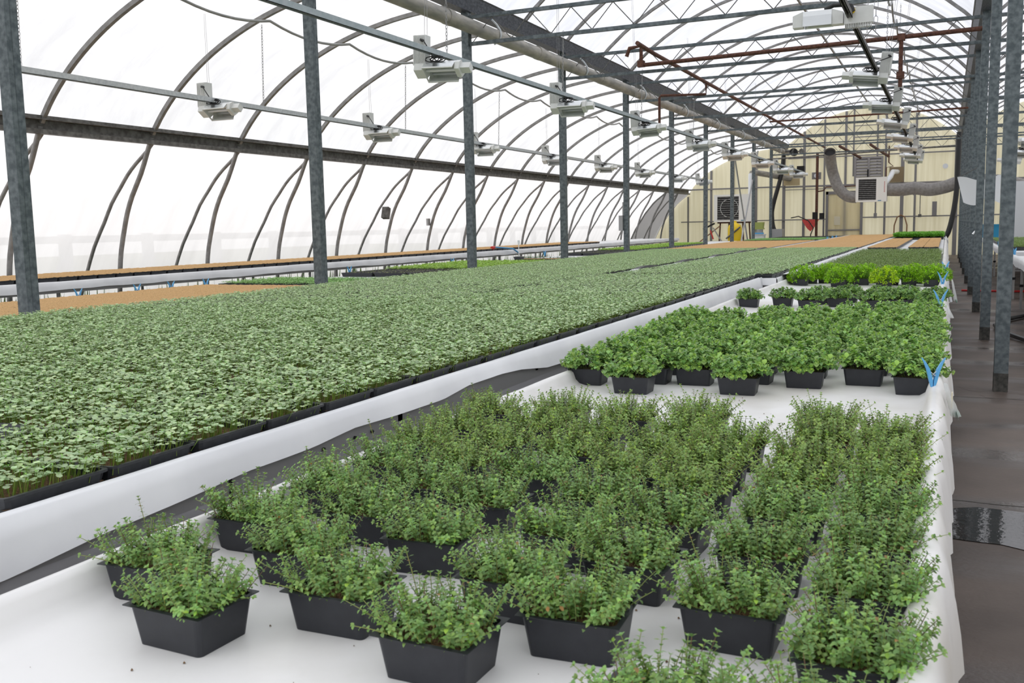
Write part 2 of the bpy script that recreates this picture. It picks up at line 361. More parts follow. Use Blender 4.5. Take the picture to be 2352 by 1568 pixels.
# ---------------------------------------------------------------- posts
pm = MB(); hw = .052
pr = [(-hw, -hw), (hw, -hw), (hw, -.012), (hw-.006, 0), (hw, .012), (hw, hw), (-hw, hw), (-hw, .012), (-hw+.006, 0), (-hw, -.012)]
pm.loft([[(a, c, z) for a, c in pr] for z in (.16, 4.40)])
shaft = pm.build('shaft', M['galv'], link=False)
foot = MB().loft([[(a*1.03, c*1.03, z) for a, c in pr] for z in (0, .16)]).build('blackened_foot', M['footing'], link=False)
for row, x, lab in (('L', XL, 'left'), ('R', XR, 'right')):
    k = 0
    for i in range(-1, 10):
        y = P0+DP*i
        if y > YE-.5: continue
        if row == 'R' and i < 0: continue
        k += 1
        w = ('nearest the camera' if k == 1 else f'{od(k)} from the camera')
        place([shaft, foot], 'support_post', (x, y, 0), f'square galvanised steel post in the {lab} post row, {w}', 'post', f'{lab} row of roof posts')
# concrete piers at right post feet
tag(MB().box(XL-.09, XL-.055, 19.6, 19.75, 1.35, 1.9).box(XL-.14, XL-.055, 19.5, 19.8, 1.3, 1.62).build('control_box', M['alu_leg']), 'small grey electrical box fixed to the fourth left post', 'electrical box')
# ---------------------------------------------------------------- trusses
def truss(x0, x1):
    parts = []
    for nm, z in (('top_chord', 4.32), ('bottom_chord', 3.96)):
        parts.append(MB().box(x0+.055, x1-.055, -.024, .024, z-.024, z+.024).build(nm, M['galv'], link=False))
    w = MB(); nseg = 11; L = x1-x0-.2
    for s_ in range(nseg*2):
        a = x0+.1+L*s_/(nseg*2); b_ = x0+.1+L*(s_+1)/(nseg*2); za, zb = (4.30, 3.98) if s_ % 2 else (3.98, 4.30)
        w.tube([(a, 0, za), (b_, 0, zb)], .0065, 6, False)
    parts.append(w.build('web_rods', M['galv_d'], link=False))
    return parts
tC, tR = truss(XL, XR), truss(XR, XR+6.62)
for i in range(-1, 9):
    y = P0+DP*i
    if i >= 0: place(tC, 'roof_truss', (0, y, 0), f'light zigzag truss spanning the centre bay, {od(i+1)} from the camera', 'truss', 'trusses of the centre bay')
    if i >= 1: place(tR, 'roof_truss', (0, y, 0), f'light zigzag truss in the bay right of the post row, {od(i)} in view', 'truss', 'trusses of the right bay')
# ---------------------------------------------------------------- pipes
def pipe(name, pts, r, m, label, cat, n=12):
    return tag(MB().tube(pts, r, n).build(name, M[m]), label, cat)
# big dusty drain pipe with couplings and hangers
t = thing('drain_pipe', (XL+.17, 0, 4.14), 'fat dusty grey drain pipe slung under the left gutter', 'pipe')
MB().tube([(0, -2, 0), (0, 20, .02), (0, YE-.6, .06)], .095, 16).build('pipe_run', M['pvcpipe'], t)
for y in [2.2+3.05*i for i in range(13)]:
    MB().tube([(0, y, .002*y*.7), (0, y+.16, .002*y*.7)], .105, 16).build('coupling', M['pvcpipe'], t)
for y in [P0+.55+DP*i for i in range(-1, 9)]:
    MB().tube([(.0, y, -.105), (.08, y, -.07), (.11, y, 0), (.10, y, .08), (.04, y, .17), (-.03, y, .24)], .014, 6).build('strap_hanger', M['galv_l'], t)
# drooping hoses tied to the hoops
def scallop(x, z, y0, y1, sag):
    pts = []; y = y0
    while y < y1:
        for j in range(8):
            u = j/8; pts.append((x, y+1.83*u, z-sag*4*u*(1-u)))
        y += 1.83
    pts.append((x, y, z)); return pts
pipe('drooping_hose', scallop(-8.1, 4.14, 4.94, 39, .10), .018, 'greypvc', 'thin grey hose sagging from hoop to hoop in the left bay', 'hose', 8)
pipe('drooping_hose', scallop(-1.05, 5.42, 8.6, 39, .22), .018, 'greypvc', 'thin grey hose sagging from hoop to hoop in the centre bay', 'hose', 8)
t = thing('iron_pipe', (0, 0, 0), 'rusty brown iron pipe run crossing the centre bay with branches', 'pipe')
MB().tube([(-4.6, 15.2, 4.30), (-4.55, 16.0, 4.25), (-4.45, 25, 4.22), (-4.32, 38.5, 4.2)], .034, 10).build('long_run', M['rust'], t)
MB().tube([(-4.95, 15.75, 4.2), (-4.9, 15.75, 4.33), (-4.7, 15.75, 4.35), (-4.7, 15.75, 4.07), (-4.66, 15.75, 4.04), (.38, 15.75, 4.12)], .034, 10).build('cross_run', M['rust'], t)
MB().tube([(-.70, 15.75, 4.10), (-.70, 15.75, 3.38)], .030, 10).build('drop', M['rust'], t)
MB().tube([(-4.5, 19.6, 4.2), (-4.5, 19.6, 4.0), (-5.35, 19.3, 4.0), (-5.38, 19.3, 3.95), (-5.38, 19.3, 3.3)], .026, 8).build('drop', M['rust'], t)
MB().tube([(-4.42, 26.8, 4.2), (-4.42, 26.8, 4.1), (.40, 26.8, 4.14)], .024, 8).build('cross_run', M['rust'], t)
for p in ((-.70, 15.75, 4.10), (-.70, 15.75, 3.55), (-4.7, 15.75, 4.06)):
    MB().obox(p, (1, 0, 0), (0, 1, 0), (0, 0, 1), .055, .045, .05).build('fitting', M['rust'], t)
# ---------------------------------------------------------------- grow light rails and lights
def rail(x, z, y0, y1, w, h, m, label):
    o = MB()
    o.box(x-w/2, x+w/2, y0, y1, z, z+.006).box(x-w/2, x-w/2+.006, y0, y1, z-h, z).box(x+w/2-.006, x+w/2, y0, y1, z-h, z)
    o.box(x-w/2, x-w/2+.012, y0, y1, z-h, z-h+.005).box(x+w/2-.012, x+w/2, y0, y1, z-h, z-h+.005)
    return tag(o.build('light_rail', M[m]), label, 'rail')
rail(-8.27, 3.06, 2, 36.5, .06, .055, 'galv_l', 'pale straight metal rail hanging in the left bay')
rail(-4.76, 3.20, 2, 36, .05, .05, 'strut', 'blue grey strut rail in the centre bay beside the left posts')
rail(-.94, 3.46, 5.5, 36.5, .05, .05, 'galv_d', 'dark strut rail near the right posts')
def chain(p0, p1, link=.045):
    p0 = Vector(p0); p1 = Vector(p1); d = p1-p0; n = max(2, int(d.length/(link*.78))); d_ = d.normalized()
    mb = MB(); a = Vector((1, 0, 0)); b_ = d_.cross(a).normalized()
    for i in range(n):
        c = p0+d*((i+.5)/n); s_ = a if i % 2 else b_
        mb.tube([c+d_*(link/2*math.cos(q))+s_*(link*.24*math.sin(q)) for q in [k*PI/3 for k in range(6)]], .0032, 4, False, True)
    return mb
TILT = .62
def light_parts(flip):
    """ballast upright at one end, reflector trough reaching across; flip=-1 puts the trough to the left"""
    s_ = flip; P_ = []
    bm = MB(); bm.box(-.065, .065, -.055, .055, .03, .33)
    for k in range(9):
        x = -.062+k*.0155; bm.box(x-.003, x+.003, -.072, -.055, .035, .325)
        y = -.052+k*.013; bm.box(-.075*s_-.0, -.065*s_, y-.002, y+.002, .035, .325)
    bo = bm.build('ballast', M['white_metal'], link=False)
    lb = MB().box(-.045, .045, -.045, .045, .012, .032).build('rust_band', M['wood'], link=False)
    pl = MB().tube([(0.03, -.055, .27), (.03, -.09, .275), (.07, -.11, .26), (.12*s_, -.10, .18), (.16*s_, -.06, .09), (.2*s_, -.02, .06)], .006, 6).tube([(.045, -.055, .27), (.03, -.10, .275)], .014, 6).build('power_cord', M['cable'], link=False)
    cw = MB(); rn = random.Random(5)
    for k in range(5):
        r_ = .035+rn.random()*.02; c = Vector((s_*(.13+.02*k), -.05, .075+rn.random()*.02)); tl = rn.uniform(-.5, .5)
        cw.tube([c+Vector((math.cos(q)*r_*1.6, math.sin(q)*.012+tl*.02*math.cos(q), math.sin(q)*r_*.6)) for q in [j*PI/5 for j in range(10)]], .0055, 5, False, True)
    co = cw.build('coiled_cable', M['cable'], link=False)
    # end caps, trapezoid pentagons
    def cap(x0, x1):
        pr_ = [(-.055, .055), (.055, .055), (.085, 0), (.06, -.065), (-.06, -.065), (-.085, 0)]
        return MB().loft([[(x, a, c) for a, c in pr_] for x in (min(x0, x1), max(x0, x1))])
    e1 = cap(-.05, .05*s_ if s_ > 0 else .05).build('end_cap', M['white_metal'], link=False) if 0 else cap(-.055, .055).build('end_cap', M['white_metal'], link=False)
    e2m = cap(s_*.39, s_*.44); e2m.obox((s_*.49, 0, .0), (1, 0, 0), (0, 1, 0), (0, 0, 1), .05, .04, .035); e2 = e2m.build('end_cap', M['white_metal'], link=False)
    # reflector: open trough
    rf = MB(); pr_ = [(-.10, -.075), (-.085, .0), (-.05, .055), (.05, .055), (.085, .0), (.10, -.075)]
    a0, a1 = s_*.055, s_*.39
    for i in range(5):
        (ya, za), (yb, zb) = pr_[i], pr_[i+1]
        rf.add([(a0, ya, za), (a1, ya, za), (a1, yb, zb), (a0, yb, zb)], [(0, 1, 2, 3)])
        rf.add([(a0, ya*.96, za-.003), (a1, ya*.96, za-.003), (a1, yb*.96, zb-.003), (a0, yb*.96, zb-.003)], [(3, 2, 1, 0)])
    ro_ = rf.build('reflector', M['alu'], link=False)
    tb = MB().tube([(a0, 0, -.02), (a1, 0, -.02)], .016, 10).build('lamp_tube', M['tubeglass'], link=False)
    fr = MB().box(min(a0, a1), max(a0, a1), -.105, -.095, -.085, -.068).box(min(a0, a1), max(a0, a1), .095, .105, -.085, -.068).box(a0 if s_ > 0 else a0-.008, a0+.008 if s_ > 0 else a0, -.10, .10, -.085, -.068).build('trough_frame', M['white_metal'], link=False)
    for q in (e1, e2, ro_, tb, fr):
        for v in q.data.vertices:
            y_, z_ = v.co.y, v.co.z; c_, n_ = math.cos(TILT), math.sin(TILT); v.co.y = y_*c_+z_*n_; v.co.z = -y_*n_+z_*c_
    return [bo, lb, pl, co, e1, e2, ro_, tb, fr]
LPr, LPl = light_parts(1), light_parts(-1)
rn = random.Random(11)
def lights(x, z, Ys, parts, rowname, group, skip=()):
    for k, y in enumerate(Ys):
        w = 'nearest the camera' if k == 0 else f'{od(k+1)} from the camera'
        t_ = place(parts, 'grow_light', (x, y, z), f'white grow light on {rowname}, {w}', 'grow light', group, rz=rn.uniform(-.06, .06))
        t_.rotation_euler.y = rn.uniform(-.04, .04)+(.11 if parts is LPl else 0)
        top = 5.2 if x > -6 else 4.1
        if True:
            MB().tube([(0, .05, .33), (0, .05, top-z)], .0022, 4, False).tube([(.03, .05, .33), (.02, .05, top-z)], .0022, 4, False).build('suspension_wire', M['alu_leg'], t_)
lights(-8.42, 2.93, [9.5, 13.2, 16.95, 20.6, 24.2, 27.8, 31.6, 35.4], LPr, 'the pale rail in the left bay', 'grow lights of the left bay')
lights(-4.90, 3.02, [8.72, 12.4, 16.1, 19.9, 23.4, 27.2, 30.8, 34.2], LPr, 'the blue grey rail by the left posts', 'grow lights beside the left posts')
lights(-.84, 3.33, [14.2, 17.8, 21.3, 24.9, 28.4, 31.9, 34.6], LPl, 'the dark rail near the right posts', 'grow lights beside the right posts')
lights(1.75, 2.95, [15.5, 19.2, 22.8, 26.5, 30.1], LPl, 'a rail beyond the right posts', 'grow lights of the right bay')
rail(1.7, 3.2, 12, 34, .05, .05, 'galv_d', 'dark strut rail in the bay beyond the right posts')
# the first light of the right rail hangs level with its ballast lying flat
t = thing('grow_light', (-.94, 10.4, 3.42), 'large grow light lying level across the dark rail at top right', 'grow light'); t.scale = (.84, .84, .84); t.location.z = 3.44; t.location.x = -.97
b = MB().box(-.03, .29, -.06, .06, -.10, .09)
for k in range(16): b.box(-.02+k*.019, -.012+k*.019, -.065, .05, -.145, -.10)
b.build('ballast', M['white_metal'], t)
for x0, x1, nm in ((-.17, -.04, 'end_cap'), (-.62, -.50, 'end_cap')):
    hi = .09; lo = .045
    c = MB(); c.loft([[(x0, -.075, -.09), (x0, .075, -.09), (x0, .075, hi if x0 > -.3 else lo), (x0, -.075, hi if x0 > -.3 else lo)], [(x1, -.075, -.09), (x1, .075, -.09), (x1, .075, lo if x0 > -.3 else hi), (x1, -.075, lo if x0 > -.3 else hi)]])
    c.build(nm, M['white_metal'], t)
r_ = MB().box(-.50, -.17, -.08, .08, .03, .085); r_.add([(-.5, -.085, .03), (-.17, -.085, .03), (-.17, -.10, -.09), (-.5, -.10, -.09)], [(0, 1, 2, 3)]); r_.add([(-.5, .085, .03), (-.17, .085, .03), (-.17, .10, -.09), (-.5, .10, -.09)], [(0, 1, 2, 3)])
r_.build('reflector', M['alu'], t)
MB().tube([(-.5, 0, -.04), (-.17, 0, -.04)], .016, 8).build('lamp_tube', M['tubeglass'], t)
MB().tube([(-.25, -.02, .10), (-.15, -.06, .13), (-.02, -.08, .12), (.05, -.08, .10), (.07, -.08, .03)], .028, 8).build('cable_bundle', M['cable'], t)
MB().tube([(.07, -.085, .05+.025*math.sin(q)) if 0 else (.06+.028*math.cos(q), -.075, .045+.028*math.sin(q)) for q in [j*PI/5 for j in range(10)]], .009, 6, False, True).build('yellow_cable_tie', M['yellow'], t)
chain((.32, 0, -.2), (.32, 0, .14), .10).build('chain', M['alu_leg'], t)
# chains between hoops and rails
k = 0
for y in [h for h in HY if h > 6 and h < 22][::2]:
    k += 1
    tag(chain((-8.27, y, 3.07), (-8.22, y-.02, 4.10)).build('hanger_chain', M['alu_leg']), f'thin steel chain holding the pale left rail, {od(k)} from the camera', 'chain', 'chains of the left rail')
k = 0
for y in [9.0, 12.29, 15.95, 19.6]:
    k += 1
    tag(chain((-4.76, y, 3.21), (-4.74, y, 4.0 if y != 9.0 else 5.5)).build('hanger_chain', M['alu_leg']), f'steel chain holding the blue grey rail, {od(k)} from the camera', 'chain', 'chains of the centre rail')
k = 0
for y in [12.29, 15.95, 19.6]:
    k += 1
    tag(chain((-.9, y-.3, 3.48), (-.88, y-.3, 5.3)).build('hanger_chain', M['alu_leg']), f'steel chain holding the dark right rail, {od(k)} from the camera', 'chain', 'chains of the right rail')
# ---------------------------------------------------------------- benches and liners
def frange(a, b, s):
    o = []; y = a
    while y < b-1e-6: o.append(y); y += s
    return o+[b]
def bench(name, x0, x1, y0, y1, ztop, label, board=None, legs=True, apron=.09, mt='alu_leg', lw=.04, dz=None):
    t = thing(name, ((x0+x1)/2, (y0+y1)/2, 0), label, 'bench'); cx, cy = (x0+x1)/2, (y0+y1)/2
    f = MB()
    for a in ((x0, x0+.03), (x1-.03, x1)): f.box(a[0]-cx, a[1]-cx, y0-cy, y1-cy, ztop-apron, ztop)
    for y in frange(y0, y1-.03, 1.22): f.box(x0-cx, x1-cx, y-cy, y-cy+.03, ztop-.06, ztop-.005)
    f.box(x0-cx, x1-cx, y0-cy, y1-cy, ztop-.008, ztop)
    f.build('frame', M[mt], t)
    if legs:
        for y in frange(y0+.4, y1-.4, 2.44):
            for x in (x0+.12, x1-.12):
                l = MB().tube([(x-cx, y-cy, 0), (x-cx, y-cy, ztop-.05)], lw/2, 8).build('leg', M[mt], t)
                MB().tube([(x-cx, y-cy, .34), (x-cx, y-cy, .38)], lw/2+.012, 8).build('collar', M['black'], l)
    return t
sm_ = lambda u: max(0, min(1, u))**2*(3-2*max(0, min(1, u)))
# right bench: one long white liner with rolled lips
w1, w2, w3 = wob(1), wob(2), wob(7)
pr = [(-1.445, .70), (-1.443, .79), (-1.430, .812), (-1.412, .814), (-1.402, .802), (-1.394, .775), (-1.378, .758), (-1.35, .75), (-.9, .75), (-.5, .75), (-.12, .75), (-.075, .753), (-.055, .768), (-.045, .80), (-.036, .826), (-.018, .834), (.002, .822), (.016, .78), (.024, .73), (.030, .67), (.034, .60)]
def rf_(p, i, j):
    x, y, z = p
    if i <= 6: x -= .10*sm_((y-4)/3)
    if i >= 16:
        k = (i-15)/5; x += (.016*w1(y*2.1)+.014*w2(y*5)+.008*math.sin(y*22+w1(y)*5))*k; z += (.02*w3(y*1.7)+.008*math.sin(y*19))*k
    if 12 <= i <= 15: z += .004*w2(y*3); x += .003*w1(y*4)
    if i < 4: z += .004*w1(y*2)
    return (x, y, z)
MBl = MB(); MBl.sheet(pr, frange(.3, 39.0, .06), rf_)
tag(MBl.build('bench_liner', M['liner_floor']), 'white plastic liner with rolled lips covering the right potted herb bench', 'liner')
bench('grow_bench', -1.47, -.02, .35, 38.9, .735, 'long low metal bench under the potted herbs beside the aisle')
# left bench
skY = [0, 1.26, 1.48, 1.70, 1.86, 2.0, 2.28, 2.5, 2.72, 3.08, 3.3, 3.58, 3.8, 4.1, 4.44, 4.8, 5.3, 6.2, 7.0, 8.0, 9.9]
skZ = [.71, .718, .738, .746, .752, .760, .762, .775, .770, .765, .785, .787, .775, .742, .735, .70, .70, .745, .70, .715, .72]
prl = [(-5.74, .60), (-5.735, .80), (-5.72, .845), (-5.70, .845), (-5.69, .816), (-3.7, .816), (-1.80, .816), (-1.755, .822), (-1.742, .848), (-1.725, .856), (-1.708, .850), (-1.698, .828), (-1.690, .79), (-1.684, .75)]
def lf(p, i, j):
    x, y, z = p
    if i >= 11:
        k = (i-10)/3; z1 = float(np.interp(y, skY, skZ))+(.014 if y < 4.3 else 0); z = .84+(z1-.84)*k; x += (.004*w2(y*2.3)+.002*math.sin(y*9+w1(y)*3))*k
    if 8 <= i <= 10: z += .0015*w1(y*3)
    return (x, y, z)
b = MB(); b.sheet(prl, frange(.3, 9.88, .05), lf)
# folded end
b.add([(-1.755, 9.88, .82), (-1.70, 9.88, .862), (-1.685, 9.885, .85), (-1.684, 9.89, .72), (-5.7, 9.89, .72), (-5.7, 9.88, .81)], [(0, 1, 2, 3, 4, 5)])
tag(b.build('bench_liner', M['liner']), 'white liner skirt folded over the near left bench of pale green seedlings', 'liner')
bd = bench('grow_bench', -5.70, -1.705, .35, 9.86, .812, 'wide left bench carrying the near trays of pale green seedlings')
bb = MB().box(-1.718, -1.706, .35, 9.86, .60, .80).box(-1.706, -1.698, .35, 9.86, .60, .612).box(-1.706, -1.700, .35, 9.86, .635, .639)
bo = bb.build('side_board', M['board']); bo.parent = bd; bo.location = -Vector(bd.location)
jb = MB()
jb.box(-1.705, -1.700, 1.93, 1.938, .61, .80)
jo = jb.build('board_joint', M['black']); jo.parent = bd; jo.location = -Vector(bd.location)
for y in (2.35, 2.52, 2.62):
    jo = MB().tube([(-1.706, y, .752), (-1.698, y, .752)], .006, 8).build('bolt', M['black'], bd); jo.location = -Vector(bd.location)
prm = [(-5.74, .60), (-5.735, .80), (-5.72, .845), (-5.70, .845), (-5.69, .816), (-3.7, .816), (-1.60, .816), (-1.58, .822), (-1.568, .848), (-1.56, .850), (-1.55, .83), (-1.545, .76)]
b = MB(); b.sheet(prm, frange(9.95, 39, .12), lambda p, i, j: (p[0], p[1], p[2]+(.002*w1(p[1]*3) if i > 6 else 0)))
b.add([(-1.75, 9.945, .845), (-1.56, 9.945, .85), (-1.555, 9.93, .775), (-1.75, 9.93, .775)], [(0, 1, 2, 3)])
tag(b.build('bench_liner', M['liner']), 'white liner on the far left bench behind the break in the bench', 'liner')
bench('grow_bench', -5.70, -1.57, 9.97, 38.9, .811, 'wide left bench continuing behind the gap to the end wall')
# flaps of liner standing up along the joint between the two bench halves
fb = MB(); fks = []; last = None
for y in frange(10.7, 28.5, .1):
    a0 = y; a1 = y+.1
    ph = ((y-10.9) % 2.05)/2.05
    hgt = lambda v: .035+.035*max(0, math.sin(PI*2*((v-10.9) % 2.05)/2.05)) if v < 20.3 else .03
    tgt = fb
    if ph < .45 and y < 20.3:
        if last is None or y-last > .15: fks.append(MB())
        tgt = fks[-1]; last = y
    h0, h1 = hgt(a0), hgt(a1)
    tgt.add([(-3.285, a0, .83), (-3.285, a1, .83), (-3.32, a1, .85+h1), (-3.32, a0, .85+h0), (-3.41, a1, .84+h1), (-3.41, a0, .84+h0), (-3.44, a1, .83), (-3.44, a0, .83)], [(0, 1, 2, 3), (3, 2, 4, 5), (5, 4, 6, 7)])
t = thing('liner_flap', (0, 0, 0), 'upturned white and black liner edge running between the two halves of the far left bench', 'liner flap')
fb.build('white_side', M['liner'], t)
for fk in fks: fk.build('black_fold', M['liner_dark'], t)
# bench beyond the left posts
def side_liner(xa, xb, y0, y1, zf, lip, drop, label, seed, mt='liner'):
    wa, wb = wob(seed), wob(seed+1)
    p_ = [(xa, zf-.05), (xa+.01, zf+lip), (xa+.04, zf+lip), (xa+.06, zf), (xb-.10, zf), (xb-.045, zf), (xb-.03, zf+lip), (xb-.012, zf+lip+.006), (xb, zf+lip-.01), (xb+.012, zf-drop*.5), (xb+.016, zf-drop)]
    def f(p, i, j):
        x, y, z = p
        if i >= 9: x += .012*wa(y*2)+.006*math.sin(y*13); z += (.018*wb(y*1.6))*(i-8)/2
        if 6 <= i <= 8: z += .005*wb(y*2.2)
        return (x, y, z)
    o = MB(); o.sheet(p_, frange(y0, y1, .1), f)
    o.add([(xa, y0, zf-.05), (xa, y0, zf+lip), (xb, y0, zf+lip), (xb+.01, y0, zf-drop)], [(0, 1, 2, 3)])
    return tag(o.build('bench_liner', M[mt]), label, 'liner')
side_liner(-8.14, -6.33, 2.8, 36.5, .745, .004, .15, 'white liner on the bench just beyond the left post row', 21)
bench('grow_bench', -8.12, -6.36, 2.85, 36.4, .735, 'bench of mixed trays just beyond the left post row')
side_liner(-10.75, -9.28, 2.6, 36.0, .885, .012, .085, 'white liner of the outermost bench beside the left curtain', 31)
bench('grow_bench', -10.72, -9.31, 2.7, 35.9, .875, 'outermost high bench along the left curtain', apron=.11)
# right bay benches
side_liner(.95, 2.9, 9.0, 17.2, .80, .03, .07, 'white liner on the near bench in the right bay', 41)
bench('grow_bench', .96, 2.88, 9.05, 17.1, .79, 'near bench on thin adjustable legs in the right bay')
side_liner(.95, 2.9, 18.2, 34, .80, .03, .07, 'white liner on the far bench in the right bay', 43)
bench('grow_bench', .96, 2.88, 18.3, 33.9, .79, 'far bench on thin legs in the right bay')
# left rolled apron of the right bay benches seen from the aisle
for k, (y0, y1, lb) in enumerate(((9.0, 17.2, 'near'), (18.2, 34, 'far'))):
    wa = wob(50+k); o = MB()
    o.sheet([(.97, .84), (.945, .845), (.925, .82), (.93, .77), (.94, .70)], frange(y0, y1, .08), lambda p, i, j: (p[0]-.01*wa(p[1]*3)*(i > 1), p[1], p[2]+.02*wa(p[1]*2)*(i > 2)))
    tag(o.build('liner_apron', M['liner']), f'white liner hanging over the aisle edge of the {lb} right bay bench', 'liner')
# ---------------------------------------------------------------- pots
def rrect(hx, hy, r, z, n=4):
    o = []
    for (cx, cy, a0) in ((hx-r, hy-r, 0), (-hx+r, hy-r, PI/2), (-hx+r, -hy+r, PI), (hx-r, -hy+r, 1.5*PI)):
        for k in range(n+1):
            a = a0+PI/2*k/n; o.append((cx+r*math.cos(a), cy+r*math.sin(a), z))
    return o
pb = MB(); pb.smooth = True
pb.loft([rrect(.066, .053, .009, .0), rrect(.0750, .0615, .010, .064), rrect(.0760, .0625, .010, .0670), rrect(.0825, .069, .002, .0675), rrect(.0825, .069, .002, .0687), rrect(.0740, .0605, .009, .0687), rrect(.0715, .058, .009, .053)], True, False, sm=False)
potm = pb.build('pot', M['pot'], link=False)
sb = MB()
rn = random.Random(2)
g = 9; vs = [(-.0717+.1434*i/g, -.058+.116*j/g, .056+rn.uniform(-.003, .004)) for j in range(g+1) for i in range(g+1)]
sb.add(vs, [(j*(g+1)+i, j*(g+1)+i+1, (j+1)*(g+1)+i+1, (j+1)*(g+1)+i) for j in range(g) for i in range(g)])
soilm = sb.build('soil', M['soil'], link=False)
def leaf(mb, p, d, upv, L, w, fold=.25, droop=.2, tip=1.0, wide=.42, rw=.36):
    """small folded leaf: 7 verts"""
    d = d.normalized(); s_ = d.cross(upv)
    if s_.length < 1e-4: s_ = d.cross(Vector((1, 0, 0)))
    s_.normalize(); nn = s_.cross(d)
    m1 = p+d*L*wide+nn*(L*.05); l = m1+s_*w/2+nn*fold*w*.5; r = m1-s_*w/2+nn*fold*w*.5
    m2 = p+d*L*.78-nn*droop*L*.25; l2 = m2+s_*w*rw+nn*fold*w*.3; r2_ = m2-s_*w*rw+nn*fold*w*.3; e = p+d*L*tip-nn*droop*L
    mb.add([p, l, m1, r, l2, m2, r2_, e], [(0, 2, 1), (0, 3, 2), (1, 2, 5, 4), (2, 3, 6, 5), (4, 5, 7), (5, 6, 7)], True)
def vtint(rn, base, v=.22, hue=.12):
    base = tuple(min(.85, c*1.26) for c in base)
    k = 1+rn.uniform(-v, v); h = rn.uniform(-hue, hue); return (max(0, base[0]*k*(1+h)), base[1]*k, max(0, base[2]*k*(1-h)))
def thyme(seed, ns=120, sc=1.0, base=(.19, .325, .088)):
    rn = random.Random(seed); mb = MB()
    for s_ in range(ns):
        x, y = rn.uniform(-.066, .066), rn.uniform(-.053, .053)
        H = rn.uniform(.035, .078)*(1.0 if rn.random() > .07 else 1.35)*sc
        lx = x*rn.uniform(.15, .75)+rn.gauss(0, .011); ly = y*rn.uniform(.15, .75)+rn.gauss(0, .011)
        if rn.random() < .05: lx *= 1.9; ly *= 1.8; H *= .7
        p0 = Vector((x, y, .052)); p1 = p0+Vector((lx*.25, ly*.25, H*.5)); p2 = p0+Vector((lx, ly, H))
        bend = Vector((rn.gauss(0, .006), rn.gauss(0, .006), 0))
        pts = [p0*(1-t)**2+(p1+bend)*2*t*(1-t)+p2*t*t for t in (0, .25, .5, .75, 1)]
        mb.cur = 0; mb.ct = vtint(rn, (.30, .34, .10) if rn.random() < .8 else (.22, .14, .08), .2)
        mb.tube(pts, [.0011, .001, .0009, .0008, .0006], 3, False)
        tone = rn.uniform(.72, 1.28); nn = int(H/.0075)+2; a0 = rn.uniform(0, PI)
        for k in range(nn):
            t = .22+.78*k/(nn-1); P_ = p0*(1-t)**2+(p1+bend)*2*t*(1-t)+p2*t*t
            D = ((p2-p1)*t+(p1-p0)*(1-t)).normalized()
            L = rn.uniform(.0085, .0125)*(1-.35*abs(t-.55))*sc; a = a0+k*PI/2+rn.uniform(-.3, .3)
            top = t > .93
            for sgn in ((0, 1) if not top else (0, 1, 2, 3)):
                aa = a+PI*sgn if not top else a+PI/2*sgn
                side = Vector((math.cos(aa), math.sin(aa), 0)); side = (side-D*side.dot(D)).normalized()
                d = side+D*(rn.uniform(.0, .45) if not top else .8)
                bs = tuple(c*tone for c in base)
                if rn.random() < .10: bs = (base[0]*1.2*tone, base[1]*1.2*tone, base[2]*.75)
                if rn.random() < .006: bs = (.30, .18, .06)
                mb.ct = vtint(rn, bs, .2)
                leaf(mb, P_, d, D*.4+Vector((0, 0, .6)), L*(1 if not top else .8), L*rn.uniform(.52, .68), rn.uniform(.0, .3), rn.uniform(.0, .35))
    return mb.build('foliage', M['leaf'], link=False)
def oregano(seed, ns=62, base=(.225, .385, .11), R=.118, H=.085, Ls=(.017, .028)):
    rn = random.Random(seed); mb = MB()
    for s_ in range(ns):
        a = rn.uniform(0, 2*PI); q = math.sqrt(rn.random()); th = q*1.25
        dx, dy = math.cos(a)*math.sin(th), math.sin(a)*math.sin(th)
        x, y = dx*.055, dy*.045
        p0 = Vector((x, y, .052)); rr = rn.uniform(.85, 1.12)
        p2 = Vector((dx*R*rr*1.05, dy*R*rr*.95, .052+max(-.012, H*math.cos(th)*rr-(.012 if th > 1.0 else 0)+.012)))
        p1 = (p0+p2)/2+Vector((0, 0, .03))
        B = lambda t: p0*(1-t)**2+p1*2*t*(1-t)+p2*t*t
        mb.ct = vtint(rn, (.13, .15, .05), .2); mb.tube([B(t) for t in (0, .33, .66, 1)], [.0015, .0013, .0011, .0009], 3, False)
        tone = rn.uniform(.75, 1.2); nn = 6; a0 = rn.uniform(0, PI)
        for k in range(nn):
            t = .3+.7*k/(nn-1); P_ = B(t); D = (p1-p0).lerp(p2-p1, t).normalized(); L = rn.uniform(*Ls)*(1-.25*(t > .9)); aa0 = a0+k*PI/2
            top = k == nn-1
            for sgn in range(4 if top else 2):
                aa = aa0+(PI/2 if top else PI)*sgn+rn.uniform(-.3, .3)
                u_ = D.orthogonal().normalized(); v_ = D.cross(u_); side = u_*math.cos(aa)+v_*math.sin(aa)
                d = side+D*(rn.uniform(.2, .7) if not top else .9)+Vector((0, 0, .12))
                bs = tuple(c*tone for c in base)
                if top or rn.random() < .12: bs = (base[0]*1.2*tone, base[1]*1.12*tone, base[2]*.75)
                mb.ct = vtint(rn, bs, .16)
                leaf(mb, P_, d, Vector((0, 0, 1)), L*(.7 if top else 1), L*rn.uniform(.68, .85)*(.8 if top else 1), rn.uniform(.05, .35), rn.uniform(.1, .4), .95, .45, .43)
    return mb.build('foliage', M['leaf'], link=False)
